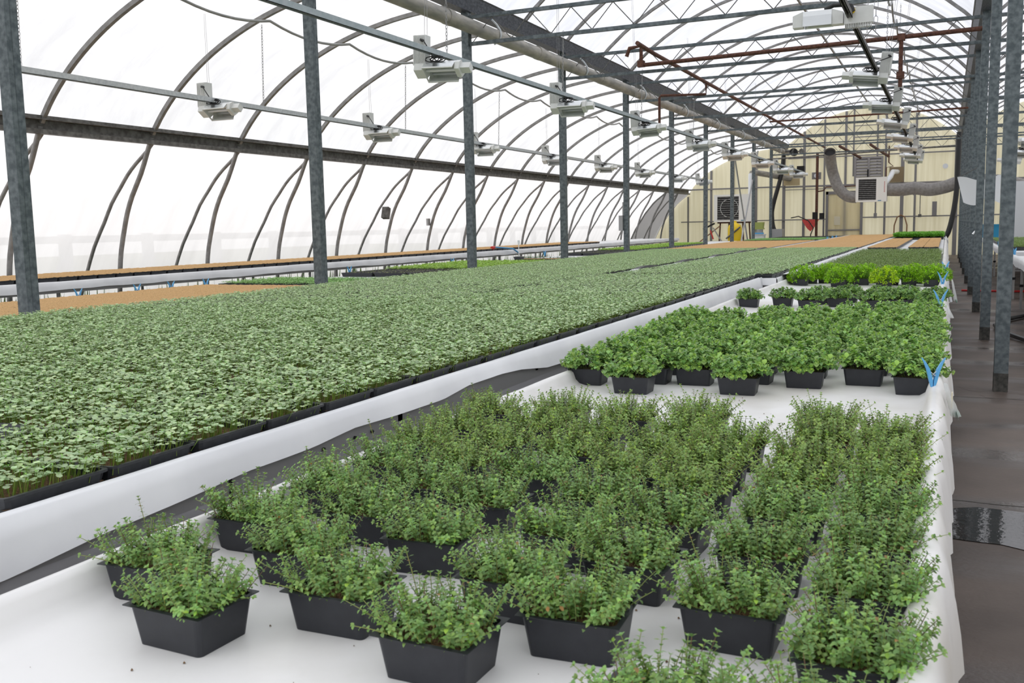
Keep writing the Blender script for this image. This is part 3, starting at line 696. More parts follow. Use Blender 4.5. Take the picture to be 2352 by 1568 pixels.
def parsley(seed, base=(.28, .52, .015)):
    rn = random.Random(seed); mb = MB()
    for s_ in range(150):
        a = rn.uniform(0, 2*PI); th = math.sqrt(rn.random())*1.95; dx, dy = math.cos(a)*math.sin(th), math.sin(a)*math.sin(th)
        c = Vector((dx*.125, dy*.115, .085+.105*math.cos(th)*rn.uniform(.85, 1.1))); p0 = Vector((dx*.03, dy*.03, .05))
        mb.ct = vtint(rn, (.13, .27, .02), .1); mb.tube([p0, (p0+c)/2+Vector((0, 0, .02)), c], .0013, 3, False)
        tone = rn.uniform(.75, 1.2)
        for k in range(11):
            d = Vector((rn.gauss(0, 1)+dx, rn.gauss(0, 1)+dy, rn.gauss(.4, .7))); mb.ct = vtint(rn, tuple(v*tone for v in base), .2)
            L = rn.uniform(.010, .018); leaf(mb, c+d.normalized()*rn.uniform(0, .016), d, Vector((0, 0, 1)), L, L*.9, rn.uniform(-.3, .7), rn.uniform(-.3, .5))
    return mb.build('foliage', M['leaf'], link=False)
TH = [thyme(100+k, 122+4*k) for k in range(6)]
THb = [thyme(200+k, 125, 1.02, (.21, .325, .075)) for k in range(4)]
OR_ = [oregano(300+k) for k in range(5)]
ORd = [oregano(350+k, 62, (.19, .33, .10), .112, .08) for k in range(3)]
PA = [parsley(400+k) for k in range(3)]+[parsley(410, (.42, .60, .015))]
rn = random.Random(77)
colx = [-1.30, -1.105, -.895, -.675, -.50, -.295, -.105]
colname = ['column along the left lip', 'second column from left lip', 'third column from left lip', 'middle column', 'third column from the aisle', 'second column from the aisle', 'column along the aisle']
def potted(kind, x, y, fol, ci, ri, nm, desc, grp, rz=None):
    lab = f'{desc}, {colname[ci]}, {od(ri+1)} from the front'
    return place([potm, soilm, fol], nm, (x, y-.008, .7505), lab, 'potted herb', grp, rz=rz if rz is not None else rn.uniform(-.06, .06))
front = [[1.29, 1.575, 1.825], [1.155, 1.445, 1.695], [1.30, 1.595, 1.845], [1.205, 1.455, 1.71], [1.355, 1.61, 1.86], [1.10, 1.47, 1.73], [1.09, 1.345, 1.60]]
for ci, x in enumerate(colx):
    Ys = list(front[ci])
    while Ys[-1] < 2.72: Ys.append(Ys[-1]+.235+rn.uniform(-.012, .015))
    if ci == 4: Ys = Ys[:-1]
    for ri, y in enumerate(Ys):
        fol = (TH if y < 2.1 else THb)[rn.randrange(6 if y < 2.1 else 4)]
        potted('thyme', x+rn.uniform(-.012, .012)-(.03 if ci == 0 and y > 2.2 else 0), y, fol, ci, ri, 'potted_thyme', 'thyme in a black pot', 'potted thyme at the front of the right bench')
ofr = [3.77, 3.62, 3.89, 3.72, 3.95, 4.08, 3.91]; ox = [-1.345, -1.115, -.935, -.715, -.515, -.295, -.10]; oend = [5.9, 6.0, 6.2, 6.4, 6.5, 6.6, 6.7]
for ci, x in enumerate(ox):
    y = ofr[ci]; ri = 0
    while y < oend[ci]:
        potted('oregano', x+rn.uniform(-.015, .015)-(.10*sm_((y-4)/3) if ci < 2 else 0), y, OR_[rn.randrange(5)], ci, ri, 'potted_oregano', 'bright green potted oregano', 'potted oregano in the middle of the right bench')
        y += .265+rn.uniform(-.015, .02); ri += 1
for ci, (x, y) in enumerate([(-1.40, 7.62), (-1.16, 7.75), (-.94, 7.55), (-.75, 7.78), (-.50, 7.62), (-.30, 7.72), (-.10, 7.55)]):
    potted('o', x, y, ORd[ci % 3], ci, 0, 'potted_oregano', 'darker oregano behind the bare strip', 'potted oregano in the two rows before the curly parsley')
    if ci not in (0, 1): potted('o', x+.04, y+.42, ORd[(ci+1) % 3], ci, 1, 'potted_oregano', 'darker oregano behind the bare strip', 'potted oregano in the two rows before the curly parsley')
for ci, (x, y) in enumerate([(-1.37, 10.33), (-1.17, 10.78), (-.98, 10.18), (-.78, 10.46), (-.55, 10.16), (-.33, 10.42), (-.12, 10.30)]):
    potted('p', x, y, PA[3 if ci == 4 else ci % 3], ci, 0, 'potted_parsley', 'lime green potted curly parsley', 'potted curly parsley across the right bench')
    potted('p', x+.05, y+.36, PA[(ci+1) % 3], ci, 1, 'potted_parsley', 'lime green potted curly parsley', 'potted curly parsley across the right bench')
# ---------------------------------------------------------------- seedling trays
TX, TY = .546, .281
def tray_mb(hx=TX/2, hy=TY/2):
    b_ = MB()
    b_.loft([rrect(hx-.018, hy-.016, .02, 0, 2), rrect(hx-.008, hy-.007, .015, .050, 2), rrect(hx-.001, hy-.001, .014, .052, 2), rrect(hx-.001, hy-.001, .014, .058, 2), rrect(hx-.010, hy-.009, .012, .058, 2), rrect(hx-.012, hy-.011, .012, .036, 2)], True, False)
    return b_
def soil_grid(b_, hx, hy, z, amp, nx, ny, seed):
    rn_ = random.Random(seed); vs = [(-hx+2*hx*i/nx, -hy+2*hy*j/ny, z+rn_.uniform(-amp, amp)-(.006 if i in (0, nx) or j in (0, ny) else 0)) for j in range(ny+1) for i in range(nx+1)]
    b_.add(vs, [(j*(nx+1)+i, j*(nx+1)+i+1, (j+1)*(nx+1)+i+1, (j+1)*(nx+1)+i) for j in range(ny) for i in range(nx)], True)
def seedlings(b_, seed, n, H=(.026, .054), L=(.0105, .0170), base=(.43, .565, .30), stem=True, hx=TX/2, hy=TY/2, holes=6, spread=.010):
    rn_ = random.Random(seed); hs = [(rn_.uniform(-hx, hx), rn_.uniform(-hy, hy), rn_.uniform(.008, .026)) for _ in range(holes)]
    c = 0
    while c < n:
        x, y = rn_.uniform(-hx+.009, hx-.009), rn_.uniform(-hy+.008, hy-.008)
        c += 1
        if any((x-a)**2+(y-d)**2 < r*r for a, d, r in hs): continue
        h = rn_.uniform(*H); ex = 1+.05*(abs(x)/hx)**3; tx, ty = x*ex+rn_.gauss(0, spread*.6), y*ex+rn_.gauss(0, spread*.6); p = Vector((tx, ty, .040+h)); tone = rn_.uniform(.62, 1.25)
        if stem:
            b_.ct = vtint(rn_, (.20, .30, .05), .15); b_.tube([(x, y, .036), tuple(p)], .0011, 3, False)
        a = rn_.uniform(0, PI); l = rn_.uniform(*L)
        for s_ in (0, PI):
            b_.ct = vtint(rn_, tuple(v*tone for v in base), .1, .06)
            d = Vector((math.cos(a+s_), math.sin(a+s_), rn_.uniform(-.25, .5)))
            nn = Vector((0, 0, 1)); sd = (d.cross(nn).normalized()+Vector((0, 0, rn_.uniform(-.25, .25)))); w = l*.66
            m = p+d*l*.55-nn*.0016
            b_.add([p, p+d*l*.3+sd*w*.75, p+d*l*.85+sd*w*.62, p+d*l*1.0-nn*.0012, p+d*l*.85-sd*w*.62, p+d*l*.3-sd*w*.75, m], [(0, 6, 1), (1, 6, 2), (2, 6, 3), (3, 6, 4), (4, 6, 5), (5, 6, 0)], True)
        if rn_.random() < .5:
            b_.ct = vtint(rn_, (base[0]*.5, base[1]*.8, base[2]*.25), .15)
            leaf(b_, p, Vector((math.cos(a+1.5), math.sin(a+1.5), .8)), Vector((0, 0, 1)), l*.55, l*.3)
    return b_
tr_b = tray_mb().build('tray_body', M['black_plastic'], link=False)
_s = MB(); soil_grid(_s, TX/2-.012, TY/2-.011, .038, .003, 20, 10, 4); tr_s = _s.build('soil', M['soil'], link=False)
BAS = [seedlings(MB(), 500+k, 560).build('seedlings', M['leaf'], link=False) for k in range(4)]
def one_mesh(name, parts):
    """tray, filling and plants far away as one mesh"""
    b_ = tray_mb(); b_.cur = 1
    parts(b_)
    return b_
def far_tray(name, seed, fill, plant, n=0, **kw):
    b_ = tray_mb(); b_.cur = 1; soil_grid(b_, TX/2-(.012 if plant else .003), TY/2-(.011 if plant else .002), .040 if plant else .066, .003 if plant else .005, 12 if plant else 26, 6 if plant else 13, seed); b_.cur = 2
    if plant: seedlings(b_, seed+1, n, **kw)
    return b_.build(name, [M['black_plastic'], M[fill], M['leaf']], link=False)
FB = [far_tray('seedling_tray', 600+k, 'soil', True, 410, stem=False, L=(.011, .017), holes=3, H=(.03, .045)) for k in range(3)]
FO = [far_tray('seed_tray', 620+k, 'seedmix', False) for k in range(3)]
FG = [far_tray('herb_tray', 640+k, 'soil', True, 420, stem=False, L=(.009, .018), H=(.02, .075), base=(.20, .30, .07), spread=.03, holes=0) for k in range(3)]
FY = [far_tray('lettuce_tray', 650+k, 'soil', True, 260, stem=False, L=(.014, .026), H=(.015, .05), base=(.32, .52, .06), holes=2) for k in range(2)]
FS = [far_tray('sparse_tray', 660+k, 'seedmix_dark', True, 150, stem=False, L=(.006, .011), H=(.004, .015), base=(.30, .38, .14), holes=5) for k in range(2)]
FM = [far_tray('young_tray', 670+k, 'soil', True, 420, stem=False, L=(.010, .017), H=(.02, .045), base=(.26, .48, .14), holes=1) for k in range(2)]
FL = [far_tray('leafy_tray', 680+k, 'soil', True, 420, stem=False, L=(.02, .035), H=(.05, .17), base=(.16, .42, .02), spread=.03, holes=0) for k in range(2)]
FC = [far_tray('chive_tray', 690, 'seedmix_dark', False)]
_ch = MB(); rn_ = random.Random(9)
for _ in range(160):
    x, y = rn_.uniform(-.26, .26), rn_.uniform(-.13, .13); _ch.ct = vtint(rn_, (.16, .26, .16), .2)
    _ch.tube([(x, y, .05), (x+rn_.gauss(0, .006), y+rn_.gauss(0, .006), rn_.uniform(.07, .11))], .002, 3, False)
chv = _ch.build('chive_shoots', M['leaf'], link=False)
rn = random.Random(5)
stuff = {}
counts = {}
def tray_block(kind, variants, xs_, y0, y1, z, nm, desc, cat, grp, rowtxt, pitch=.2845, rot=False, near=None, lim=300):
    """rows along y, columns at the given x centres"""
    ys_ = []; y = y0+pitch/2
    while y+pitch/2 <= y1+.01: ys_.append(y); y += pitch
    for ci, x in enumerate(xs_):
        ri = 0
        for y in ys_:
            if not seen(x, y, z): continue
            ri += 1
            jx, jy = x+rn.uniform(-.004, .004), y+rn.uniform(-.0015, .0015); rz = (PI if rn.random() < .5 else 0)+rn.uniform(-.006, .006)+(PI/2 if rot else 0)
            counts.setdefault(kind, []).append((math.hypot(jx, jy), jx, jy, z, rz, variants[rn.randrange(len(variants))], nm, f'{desc}, {rowtxt[ci]}, {od(ri)} from front', cat, grp, near))
TB = []
cA = [-1.745-.273-.553*k for k in range(3)]; cB = [-3.44-.273-.553*k for k in range(4)]; cA2 = [-1.60-.273-.553*k for k in range(3)]
rtA = ['row along the white skirt', 'second row from the skirt', 'third row from the skirt']
rtB = ['fourth row from the skirt', 'fifth row from the skirt', 'sixth row from the skirt', 'row nearest the left posts']
tray_block('basil', FB, cA, .731, 9.90, .817, 'basil_tray', 'black tray of pale green seedlings', 'seedling tray', 'pale green seedling trays on the near left bench', rtA, near=6.2)
tray_block('basil', FB, cB, .95, 20.2, .817, 'basil_tray', 'black tray of pale green seedlings', 'seedling tray', 'pale green seedling trays on the left half of the bench', rtB, near=6.2)
tray_block('basil', FB, cA2, 9.97, 20.2, .817, 'basil_tray', 'pale green seedling tray past the bench gap', 'seedling tray', 'pale green seedling trays past the bench gap', ['row along white strip', 'second row from strip', 'row beside upturned flaps'], near=6.2)
tray_block('orange', FO, cA2, 20.5, 38.5, .817, 'seed_tray', 'orange grit tray behind the pale seedlings', 'seed tray', 'orange grit trays right of the white strip', ['right row', 'middle row', 'row by the white strip'])
tray_block('orange', FO, cB, 20.5, 29.0, .817, 'seed_tray', 'orange grit tray left of the white strip', 'seed tray', 'orange grit trays left of the white strip', ['row by the white strip', 'second row', 'third row', 'row nearest the posts'])
tray_block('young', FM, cB, 29.6, 33, .817, 'seedling_tray', 'green seedling tray near the end wall', 'seedling tray', 'green seedling trays near the end wall', ['right row', 'second row', 'third row', 'left row'])
tray_block('sparse', FS, cB, 33, 37.5, .817, 'seedling_tray', 'sparse brownish tray near the end wall', 'seedling tray', 'sparse seedling trays near the end wall', ['right row', 'second row', 'third row', 'left row'])
hx5 = [-1.355, -1.07, -.785, -.50, -.215]
tray_block('herb', FG, hx5, 12.2, 20.4, .752, 'herb_tray', 'dark green herb tray behind the parsley', 'herb tray', 'dark green herb trays behind the parsley', ['left row', 'second row', 'middle row', 'fourth row', 'row along the aisle'], pitch=.549, rot=True)
tray_block('orange', FO, [-1.33, -1.045, -.56, -.275], 20.9, 31.2, .80, 'seed_tray', 'orange grit tray behind the dark herbs', 'seed tray', 'orange grit trays behind the dark herbs', ['left row', 'second row', 'right of the black gap', 'row along the aisle'], pitch=.549, rot=True)
tray_block('leafy', FL, hx5, 31.6, 35.5, .80, 'leafy_tray', 'tall bright leafy tray at the far end', 'leafy tray', 'bright leafy trays at the far end', ['left row', 'second row', 'middle row', 'fourth row', 'row along the aisle'], pitch=.549, rot=True)
cL = [-6.42-.273-.553*k for k in range(3)]
rl = ['row nearest the posts', 'second row from the posts', 'third row from the posts', 'row farthest from the posts']
tray_block('orange', FO, cL, 3.2, 9.12, .746, 'seed_tray', 'orange grit tray beyond the left posts', 'seed tray', 'orange grit trays beyond the left posts', rl)
tray_block('young', FM, cL, 9.13, 10.3, .746, 'seedling_tray', 'fresh green tray beyond the left posts', 'seedling tray', 'fresh green trays beyond the left posts', rl)
tray_block('sparse', FS, cL[:4], 11.75, 12.95, .746, 'seedling_tray', 'sparse tray before the lime lettuce', 'seedling tray', 'sparse trays before the lime lettuce', rl)
tray_block('lettuce', FY, cL[:4], 12.95, 16.0, .746, 'lettuce_tray', 'lime lettuce tray beyond the left posts', 'lettuce tray', 'lime lettuce trays beyond the left posts', rl)
tray_block('chive', FC, cL[:2], 16.9, 17.2, .746, 'chive_tray', 'black tray of thin grey green shoots', 'chive tray', 'trays of thin shoots', rl)
tray_block('sparse', FS, cL[1:], 20.5, 23.0, .746, 'seedling_tray', 'olive seedling tray at the far left', 'seedling tray', 'olive seedling trays at the far left', rl[1:])
tray_block('lettuce', FY, cL[1:], 23.0, 30.5, .746, 'lettuce_tray', 'yellowish green tray at the far left', 'lettuce tray', 'yellowish green trays at the far left', rl[1:])
tray_block('orange', FO, [-9.60, -10.155], 2.8, 27.0, .888, 'seed_tray', 'orange grit tray beside the curtain', 'seed tray', 'orange grit trays on the high bench by the curtain', ['front row', 'back row'])
tray_block('herb', FG, [1.35, 1.90, 2.45], 10, 16, .802, 'herb_tray', 'olive tray on the near right bay bench', 'herb tray', 'dark seedling trays in the right bay', ['aisle row', 'middle row', 'far row'])
tray_block('herb', FG, [1.35, 1.90, 2.45], 20, 28, .802, 'herb_tray', 'olive tray on the far right bay bench', 'herb tray', 'dark seedling trays in the right bay', ['aisle row', 'middle row', 'far row'])
for kind, lst in counts.items():
    lst.sort(key=lambda a: a[0])
    for it in lst[:300]:
        d_, x, y, z, rz, o, nm, lab, cat, grp, near = it
        if near and d_ < near+1.2:
            t = place([tr_b, tr_s, BAS[rn.randrange(4)]], nm, (x, y, z), lab, cat, grp, rz=rz)
        else:
            c = o.copy(); COL.objects.link(c); c.location = (x, y, z); c.rotation_euler = (0, 0, rz); c.name = nm; tag(c, lab, cat, grp)
            if kind == 'chive':
                q = chv.copy(); COL.objects.link(q); q.parent = c
    rest = lst[300:]
    if rest:   # the farthest ones of a kind as one object
        V, F, MI, T = [], [], [], []; o = rest[0][5]; me = o.data
        vv = np.array([v.co[:] for v in me.vertices]); ff = [tuple(p.vertices) for p in me.polygons]; mi = [p.material_index for p in me.polygons]
        ca = me.color_attributes.get('tint'); cc = None
        if ca: cc = np.zeros(len(ca.data)*4); ca.data.foreach_get('color', cc)
        big = []; nf = 0; allv = []
        for it in rest:
            c, s_ = math.cos(it[4]), math.sin(it[4]); R_ = np.array([[c, -s_, 0], [s_, c, 0], [0, 0, 1]])
            allv.append(vv@R_.T+np.array([it[1], it[2], it[3]])); F += [tuple(i+nf for i in f) for f in ff]; nf += len(vv); MI += mi
        m2 = bpy.data.meshes.new(rest[0][6]); m2.from_pydata(np.concatenate(allv).tolist(), [], F); m2.polygons.foreach_set('material_index', MI)
        for m_ in me.materials: m2.materials.append(m_)
        if cc is not None:
            a_ = m2.color_attributes.new('tint', 'FLOAT_COLOR', 'CORNER'); a_.data.foreach_set('color', np.tile(cc, len(rest)))
        o2 = bpy.data.objects.new(rest[0][6]+'_carpet', m2); COL.objects.link(o2)
        tag(o2, {'basil': 'farthest stretch of pale green seedling trays before the orange grit', 'orange': 'farthest stretch of orange grit trays toward the end wall'}.get(kind, 'farthest stretch of '+kind+' trays'), 'seed trays', kind='stuff')
# ---------------------------------------------------------------- outdoors seen through the curtain
k = 0
for y in [8.6+1.83*i for i in range(-1, 14)]:
    k += 1
    o = MB().box(-13.55, -13.43, y-.09+1.2, y+.09+1.2, 0, 1.45).beam((-13.5, y+1.1, .95), (-13.2, y+.2, .1), .05, .05).build('outside_post', M['ghost'])
    tag(o, f'pale blurred post outside the left curtain, {od(k)} from the camera', 'outdoor post', 'posts outside the left curtain')
tag(MB().box(-13.55, -13.45, 3, 40, 1.30, 1.42).build('outside_rail', M['ghost']), 'pale blurred rail outside the left curtain', 'outdoor rail')
# small things on the wall legs
tag(MB().obox((-11.0, 17.80, 1.78), (.5, .6, 0), (0, 1, -.4), (0, .3, 1), .07, .05, .12).build('dark_tag', M['galv_d']), 'small dark plate clipped to a left wall leg behind the trays', 'plate')
tag(MB().box(-10.95, -10.90, 19.46, 19.56, 1.5, 1.66).build('sensor_box', M['alu_leg']), 'tiny pale box on a left wall leg', 'sensor')
# ---------------------------------------------------------------- clips
def clip(p, aim, label, sc=1.0, bag=None):
    t = thing('spring_clip', p, label, 'clip'); t.rotation_euler = (0, 0, aim); t.scale = (sc,)*3
    for s_ in (-1, 1):
        pts = [(s_*.004, 0, -.035), (s_*.008, 0, -.01), (s_*.012, 0, .01), (s_*.020, 0, .04), (s_*.034, 0, .07), (s_*.046, .0, .088)]
        m = MB(); m.loft([[(x-w, -.011*q, z), (x+w, -.011*q, z), (x+w, .011*q, z), (x-w, .011*q, z)] for (x, _, z), w, q in zip(pts, (.003, .006, .0065, .0065, .0045, .002), (.7, 1, 1, .9, .6, .3))])
        m.build('handle', M['blue'], t)
    MB().tube([(0, .014-.0035*i, .012) if i % 2 else (.006, .014-.0035*i, .018) for i in range(9)], .0022, 5).tube([(-.012, 0, .03), (0, 0, .02), (.012, 0, .03)], .0022, 5).build('spring', M['alu'], t)
    return t
clip((-.028, 3.60, .855), .25, 'blue spring clip on the right bench lip pinching a plastic bag of labels', .85)
clip((-.025, 6.96, .855), .2, 'blue spring clip on the right bench lip, second from the camera', 1.0)
clip((-.02, 9.36, .855), .2, 'blue spring clip on the right bench lip beside the curly parsley', 1.0)
clip((-.0, 11.6, .855), .6, 'blue spring clip behind the curly parsley on the aisle lip', 1.0)
def bag(p, w, h, mt, label, seed, tail=None, tm=None):
    wa = wob(seed); x, y, z = p; t = thing('hanging_bag', p, label, 'bag')
    nx, nz = 6, 8; front = []; back = []
    for side, arr in ((1, front), (-1, back)):
        for j in range(nz+1):
            v = j/nz; ww = w*(.35+.65*min(1, v*1.6))
            for i in range(nx+1):
                u = i/nx-.5; arr.append((side*.012*math.cos(u*PI)*(.4+v)+.004*wa(u*9+v*5)+.035*v, u*ww+.01*v, -v*h+.004*wa(u*14)))
    m = MB()
    for arr in (front, back): m.add(arr, [(j*(nx+1)+i, j*(nx+1)+i+1, (j+1)*(nx+1)+i+1, (j+1)*(nx+1)+i) for j in range(nz) for i in range(nx)], True)
    m.build('bag_sheet', M[mt], t)
    if tail:
        m = MB(); a = front[-(nx+1)]; c = front[-1]
        m.add([(a[0]+.004, a[1], a[2]+.018), (c[0]+.004, c[1], c[2]+.018), (c[0]+.012, c[1]+.004, c[2]-.014), (a[0]+.012, a[1]-.004, a[2]-.012)], [(0, 1, 2, 3)])
        m.add([(a[0]-.002, a[1], a[2]+.018), (c[0]-.002, c[1], c[2]+.018), (c[0]+.006, c[1]+.004, c[2]-.014), (a[0]+.006, a[1]-.004, a[2]-.012)], [(3, 2, 1, 0)])
        m.build('green_zip_edge', M['green_p'], t)
    return t
t = bag((.012, 3.58, .845), .055, .115, 'bag', 'clear zip bag with a green edge clipped to the nearest blue clip', 3, True)
MB().box(.02, .024, -.012, .010, -.085, -.03).build('label_strips', M['beige'], t)
bag((.012, 6.94, .845), .07, .09, 'bag', 'clear bag hanging from the second blue clip', 4)
bag((.015, 9.30, .85), .16, .17, 'cloth', 'white crumpled bag hanging from the clip beside the parsley', 5)
bag((.06, 9.75, .85), .14, .20, 'bag', 'clear bag with green edge hanging behind the white bag', 6, True)
for k, (px, X) in enumerate(((180, 675), (315, 662), (393, 654), (473, 650))):
    d = (fwd+r2*((px-1176)/FPX)-u2*((X-784)/FPX)); tt = (-8.15-CAMP.x)/d.x; q = CAMP+d*tt
    clip((q.x, q.y, .79), 1.3, f'blue spring clip on the back lip beyond the orange trays, {od(k+1)} from the left', 1.0)['group'] = 'blue clips beyond the orange trays'
for k, y in enumerate((12.1, 15.4, 19.8)):
    clip((-8.15, y, .80), 1.3, f'small blue clip on the back lip beyond the lettuce, {od(k+1)} from the camera')['group'] = 'blue clips beyond the lettuce'
for k, (x, y) in enumerate(((-3.4, 31.5), (-3.4, 33.0), (-3.4, 34.2), (.96, 13.6), (.96, 16.6), (.96, 21.5))):
    clip((x, y, .86), 1.0, f'tiny blue clip {"on the far white strip" if k < 3 else "on the aisle lip of the right bay bench"}, {od(k % 3+1)} from the camera')
# white strip between the orange trays at the back
tag(MB().sheet([(-3.44, .83), (-3.40, .87), (-3.32, .875), (-3.285, .83)], frange(28.6, 38.4, .3)).build('liner_flap', M['liner']), 'straight white liner strip through the far orange trays', 'liner flap')
tag(MB().sheet([(-.70, .80), (-.67, .83), (-.63, .83), (-.60, .80)], frange(20.9, 31.2, .3), lambda p, i, j: (p[0]+.02*w1(p[1]), p[1], p[2])).build('liner_fold', M['liner_dark']), 'black fold of liner between the orange trays beside the aisle', 'liner flap')
tag(MB().sheet([(-1.56, .83), (-1.555, .87), (-1.48, .875), (-1.46, .82), (-1.455, .76)], frange(10.3, 31, .15), lambda p, i, j: (p[0], p[1], p[2]+.006*w2(p[1]*2))).build('liner_edge', M['liner']), 'white rolled liner edge between pale seedlings and dark herbs', 'liner flap')
# herb tray shelf beneath the farther orange trays on the right bench
tag(MB().box(-1.42, -.06, 20.7, 36, .752, .799).build('riser_board', M['liner']), 'low white riser under the orange trays at the far right bench', 'riser')
tag(MB().sheet([(-.05, .86), (.0, .865), (.04, .82), (.05, .70)], frange(30.2, 31.3, .1), lambda p, i, j: (p[0]+.02*w1(p[1]*7), p[1], p[2]+.02*w2(p[1]*6))).build('white_cloth', M['cloth']), 'crumpled white cloth over the lip beside the far orange trays', 'cloth')
# ---------------------------------------------------------------- bits beyond the left posts
t = thing('nozzle_pot', (-7.25, 16.35, .745), 'black pot holding an upright white wand beyond the left posts', 'pot')
MB().loft([rrect(.06, .06, .02, 0), rrect(.075, .075, .02, .10), rrect(.08, .08, .02, .10), rrect(.08, .08, .02, .13)]).build('pot', M['black_plastic'], t)
MB().tube([(0, 0, .1), (0, 0, .36)], .008, 6).tube([(0, 0, .36), (0, 0, .43)], .022, 8).build('wand', M['whitepvc'], t)
t = thing('watering_nozzle', (-9.35, 19.6, .93), 'red watering nozzle lying on the curtain side bench', 'nozzle')
MB().tube([(0, 0, .03), (.0, .12, .05)], [.045, .03], 10).build('nozzle_head', M['red'], t)
MB().tube([(0, .12, .05), (.05, .45, .03), (.2, .7, .0), (.25, .9, -.1)], .018, 8).build('nozzle_handle', M['blue'], t)
b = MB(); wa = wob(60)
b.sheet([(-6.38, .78), (-6.33, .83), (-6.27, .80), (-6.25, .74)], frange(18.0, 20.6, .1), lambda p, i, j: (p[0]+.02*wa(p[1]*6), p[1], p[2]+.03*abs(wa(p[1]*4))*(1 if i in (1, 2) else .2)))
tag(b.build('crumpled_liner', M['liner_dark']), 'crumpled black and white liner edge beside the fourth left post', 'liner')
# ---------------------------------------------------------------- floor details
pu = MB(); ring = []
for k in range(40):
    a = 2*PI*k/40; r_ = 1+.12*math.sin(3*a+1)+.08*math.sin(7*a)+.04*math.sin(13*a)
    ring.append((.62+.80*r_*math.cos(a), 4.77+.29*r_*math.sin(a), .0035))
pu.add([(.62, 4.77, .0035)]+ring, [(0, i+1, (i+1) % 40+1) for i in range(40)]); tag(pu.build('puddle', M['water']), 'shallow dark puddle on the aisle floor', 'puddle')
for k, (y, x0, x1) in enumerate(((8.30, .05, 2.2), (5.18, .0, 2.2), (11.9, .05, 2.2), (15.5, .05, 2.2))):
    wa = wob(80+k); m = MB(); pts = [x0+(x1-x0)*i/24 for i in range(25)]
    m.add([(x, y+.02*wa(x*3)-.004, .0012) for x in pts]+[(x, y+.02*wa(x*3)+.004, .0012) for x in pts], [(i, i+1, 26+i, 25+i) for i in range(24)])
    tag(m.build('floor_joint', M['footing']), f'dark crack line across the aisle floor, {od(k+1)} counted along the aisle', 'floor joint')
for i in range(0, 6):
    y = P0+DP*i
    m = MB(); ring = []
    for k in range(16):
        a = 2*PI*k/16; r_ = 1+.25*math.sin(3*a+i)+.15*math.sin(5*a+2*i); ring.append((XR+.24*r_*math.cos(a), y+.30*r_*math.sin(a), .001))
    m.add([(XR, y, .012)]+ring, [(0, q+1, (q+1) % 16+1) for q in range(16)])
    tag(m.build('concrete_pad', M['pad'] if 'pad' in M else M['concrete']), f'rough pale concrete patch at the foot of a right post, {od(i+1)} from the camera', 'concrete patch')
pipe('black_hose', [(2.6, 8.2, .03), (1.6, 10.0, .03), (.95, 11.7, .04), (.62, 12.9, .05), (.60, 13.6, .05), (.8, 14.6, .04), (1.2, 15.6, .03), (2.4, 16.2, .03)], .028, 'blackhose', 'thick black hose looping over the floor behind the right posts', 'hose')
pipe('red_hose', [(.3, 20.6, .02), (1.2, 20.4, .02), (2.5, 20.9, .02)], .02, 'red', 'red hose lying on the floor behind the right posts', 'hose', 8)
# right bay bits
tag(MB().box(1.5, 2.2, 15.2, 15.9, 0.0, .38).box(1.45, 2.25, 15.15, 15.95, .38, .42).build('storage_tub', M['white_metal']), 'white plastic tub under the near right bay bench', 'tub')
tag(MB().box(1.0, 1.6, 32.8, 33.3, .802, 1.18).box(.98, 1.62, 32.78, 33.32, 1.18, 1.22).build('teal_tub', M['teal']), 'teal blue tub standing at the end of the right bay', 'tub')
tag(MB().box(2.0, 6.5, 36.0, 36.1, 0.0, 2.6).build('partition_sheet', M['cloth']), 'large pale sheet partition at the back of the right bay', 'partition')
# white sheet hung between the right posts
sh = MB(); nx, nz = 14, 10; wa = wob(90)
def shp(u, v):
    x = .13+u*.66+(.11*v if u < .5 else -.02*v)*(1-abs(u-.5)) + .05*v*(1-u)
    y = 17.5+.10*math.sin(u*5)*v+.03*wa(u*8+v*3); z = 2.09-v*(.42+.05*math.sin(u*7))+(.02*math.sin(u*9))*(1-v)-.05*math.sin(u*PI)*(1-v)
    return (x, y, z)
vs = [shp(i/nx, j/nz) for j in range(nz+1) for i in range(nx+1)]
sh.add(vs, [(j*(nx+1)+i, j*(nx+1)+i+1, (j+1)*(nx+1)+i+1, (j+1)*(nx+1)+i) for j in range(nz) for i in range(nx)], True)
tag(sh.build('hanging_sheet', M['cloth']), 'white plastic sheet hung between the right posts', 'sheet')
pipe('bent_conduit', [(.505, 19.56, 2.3), (.505, 19.56, 1.35), (.495, 19.53, 1.2), (.43, 19.5, 1.12)], .018, 'alu', 'bent silver conduit beside the right posts', 'conduit', 8)
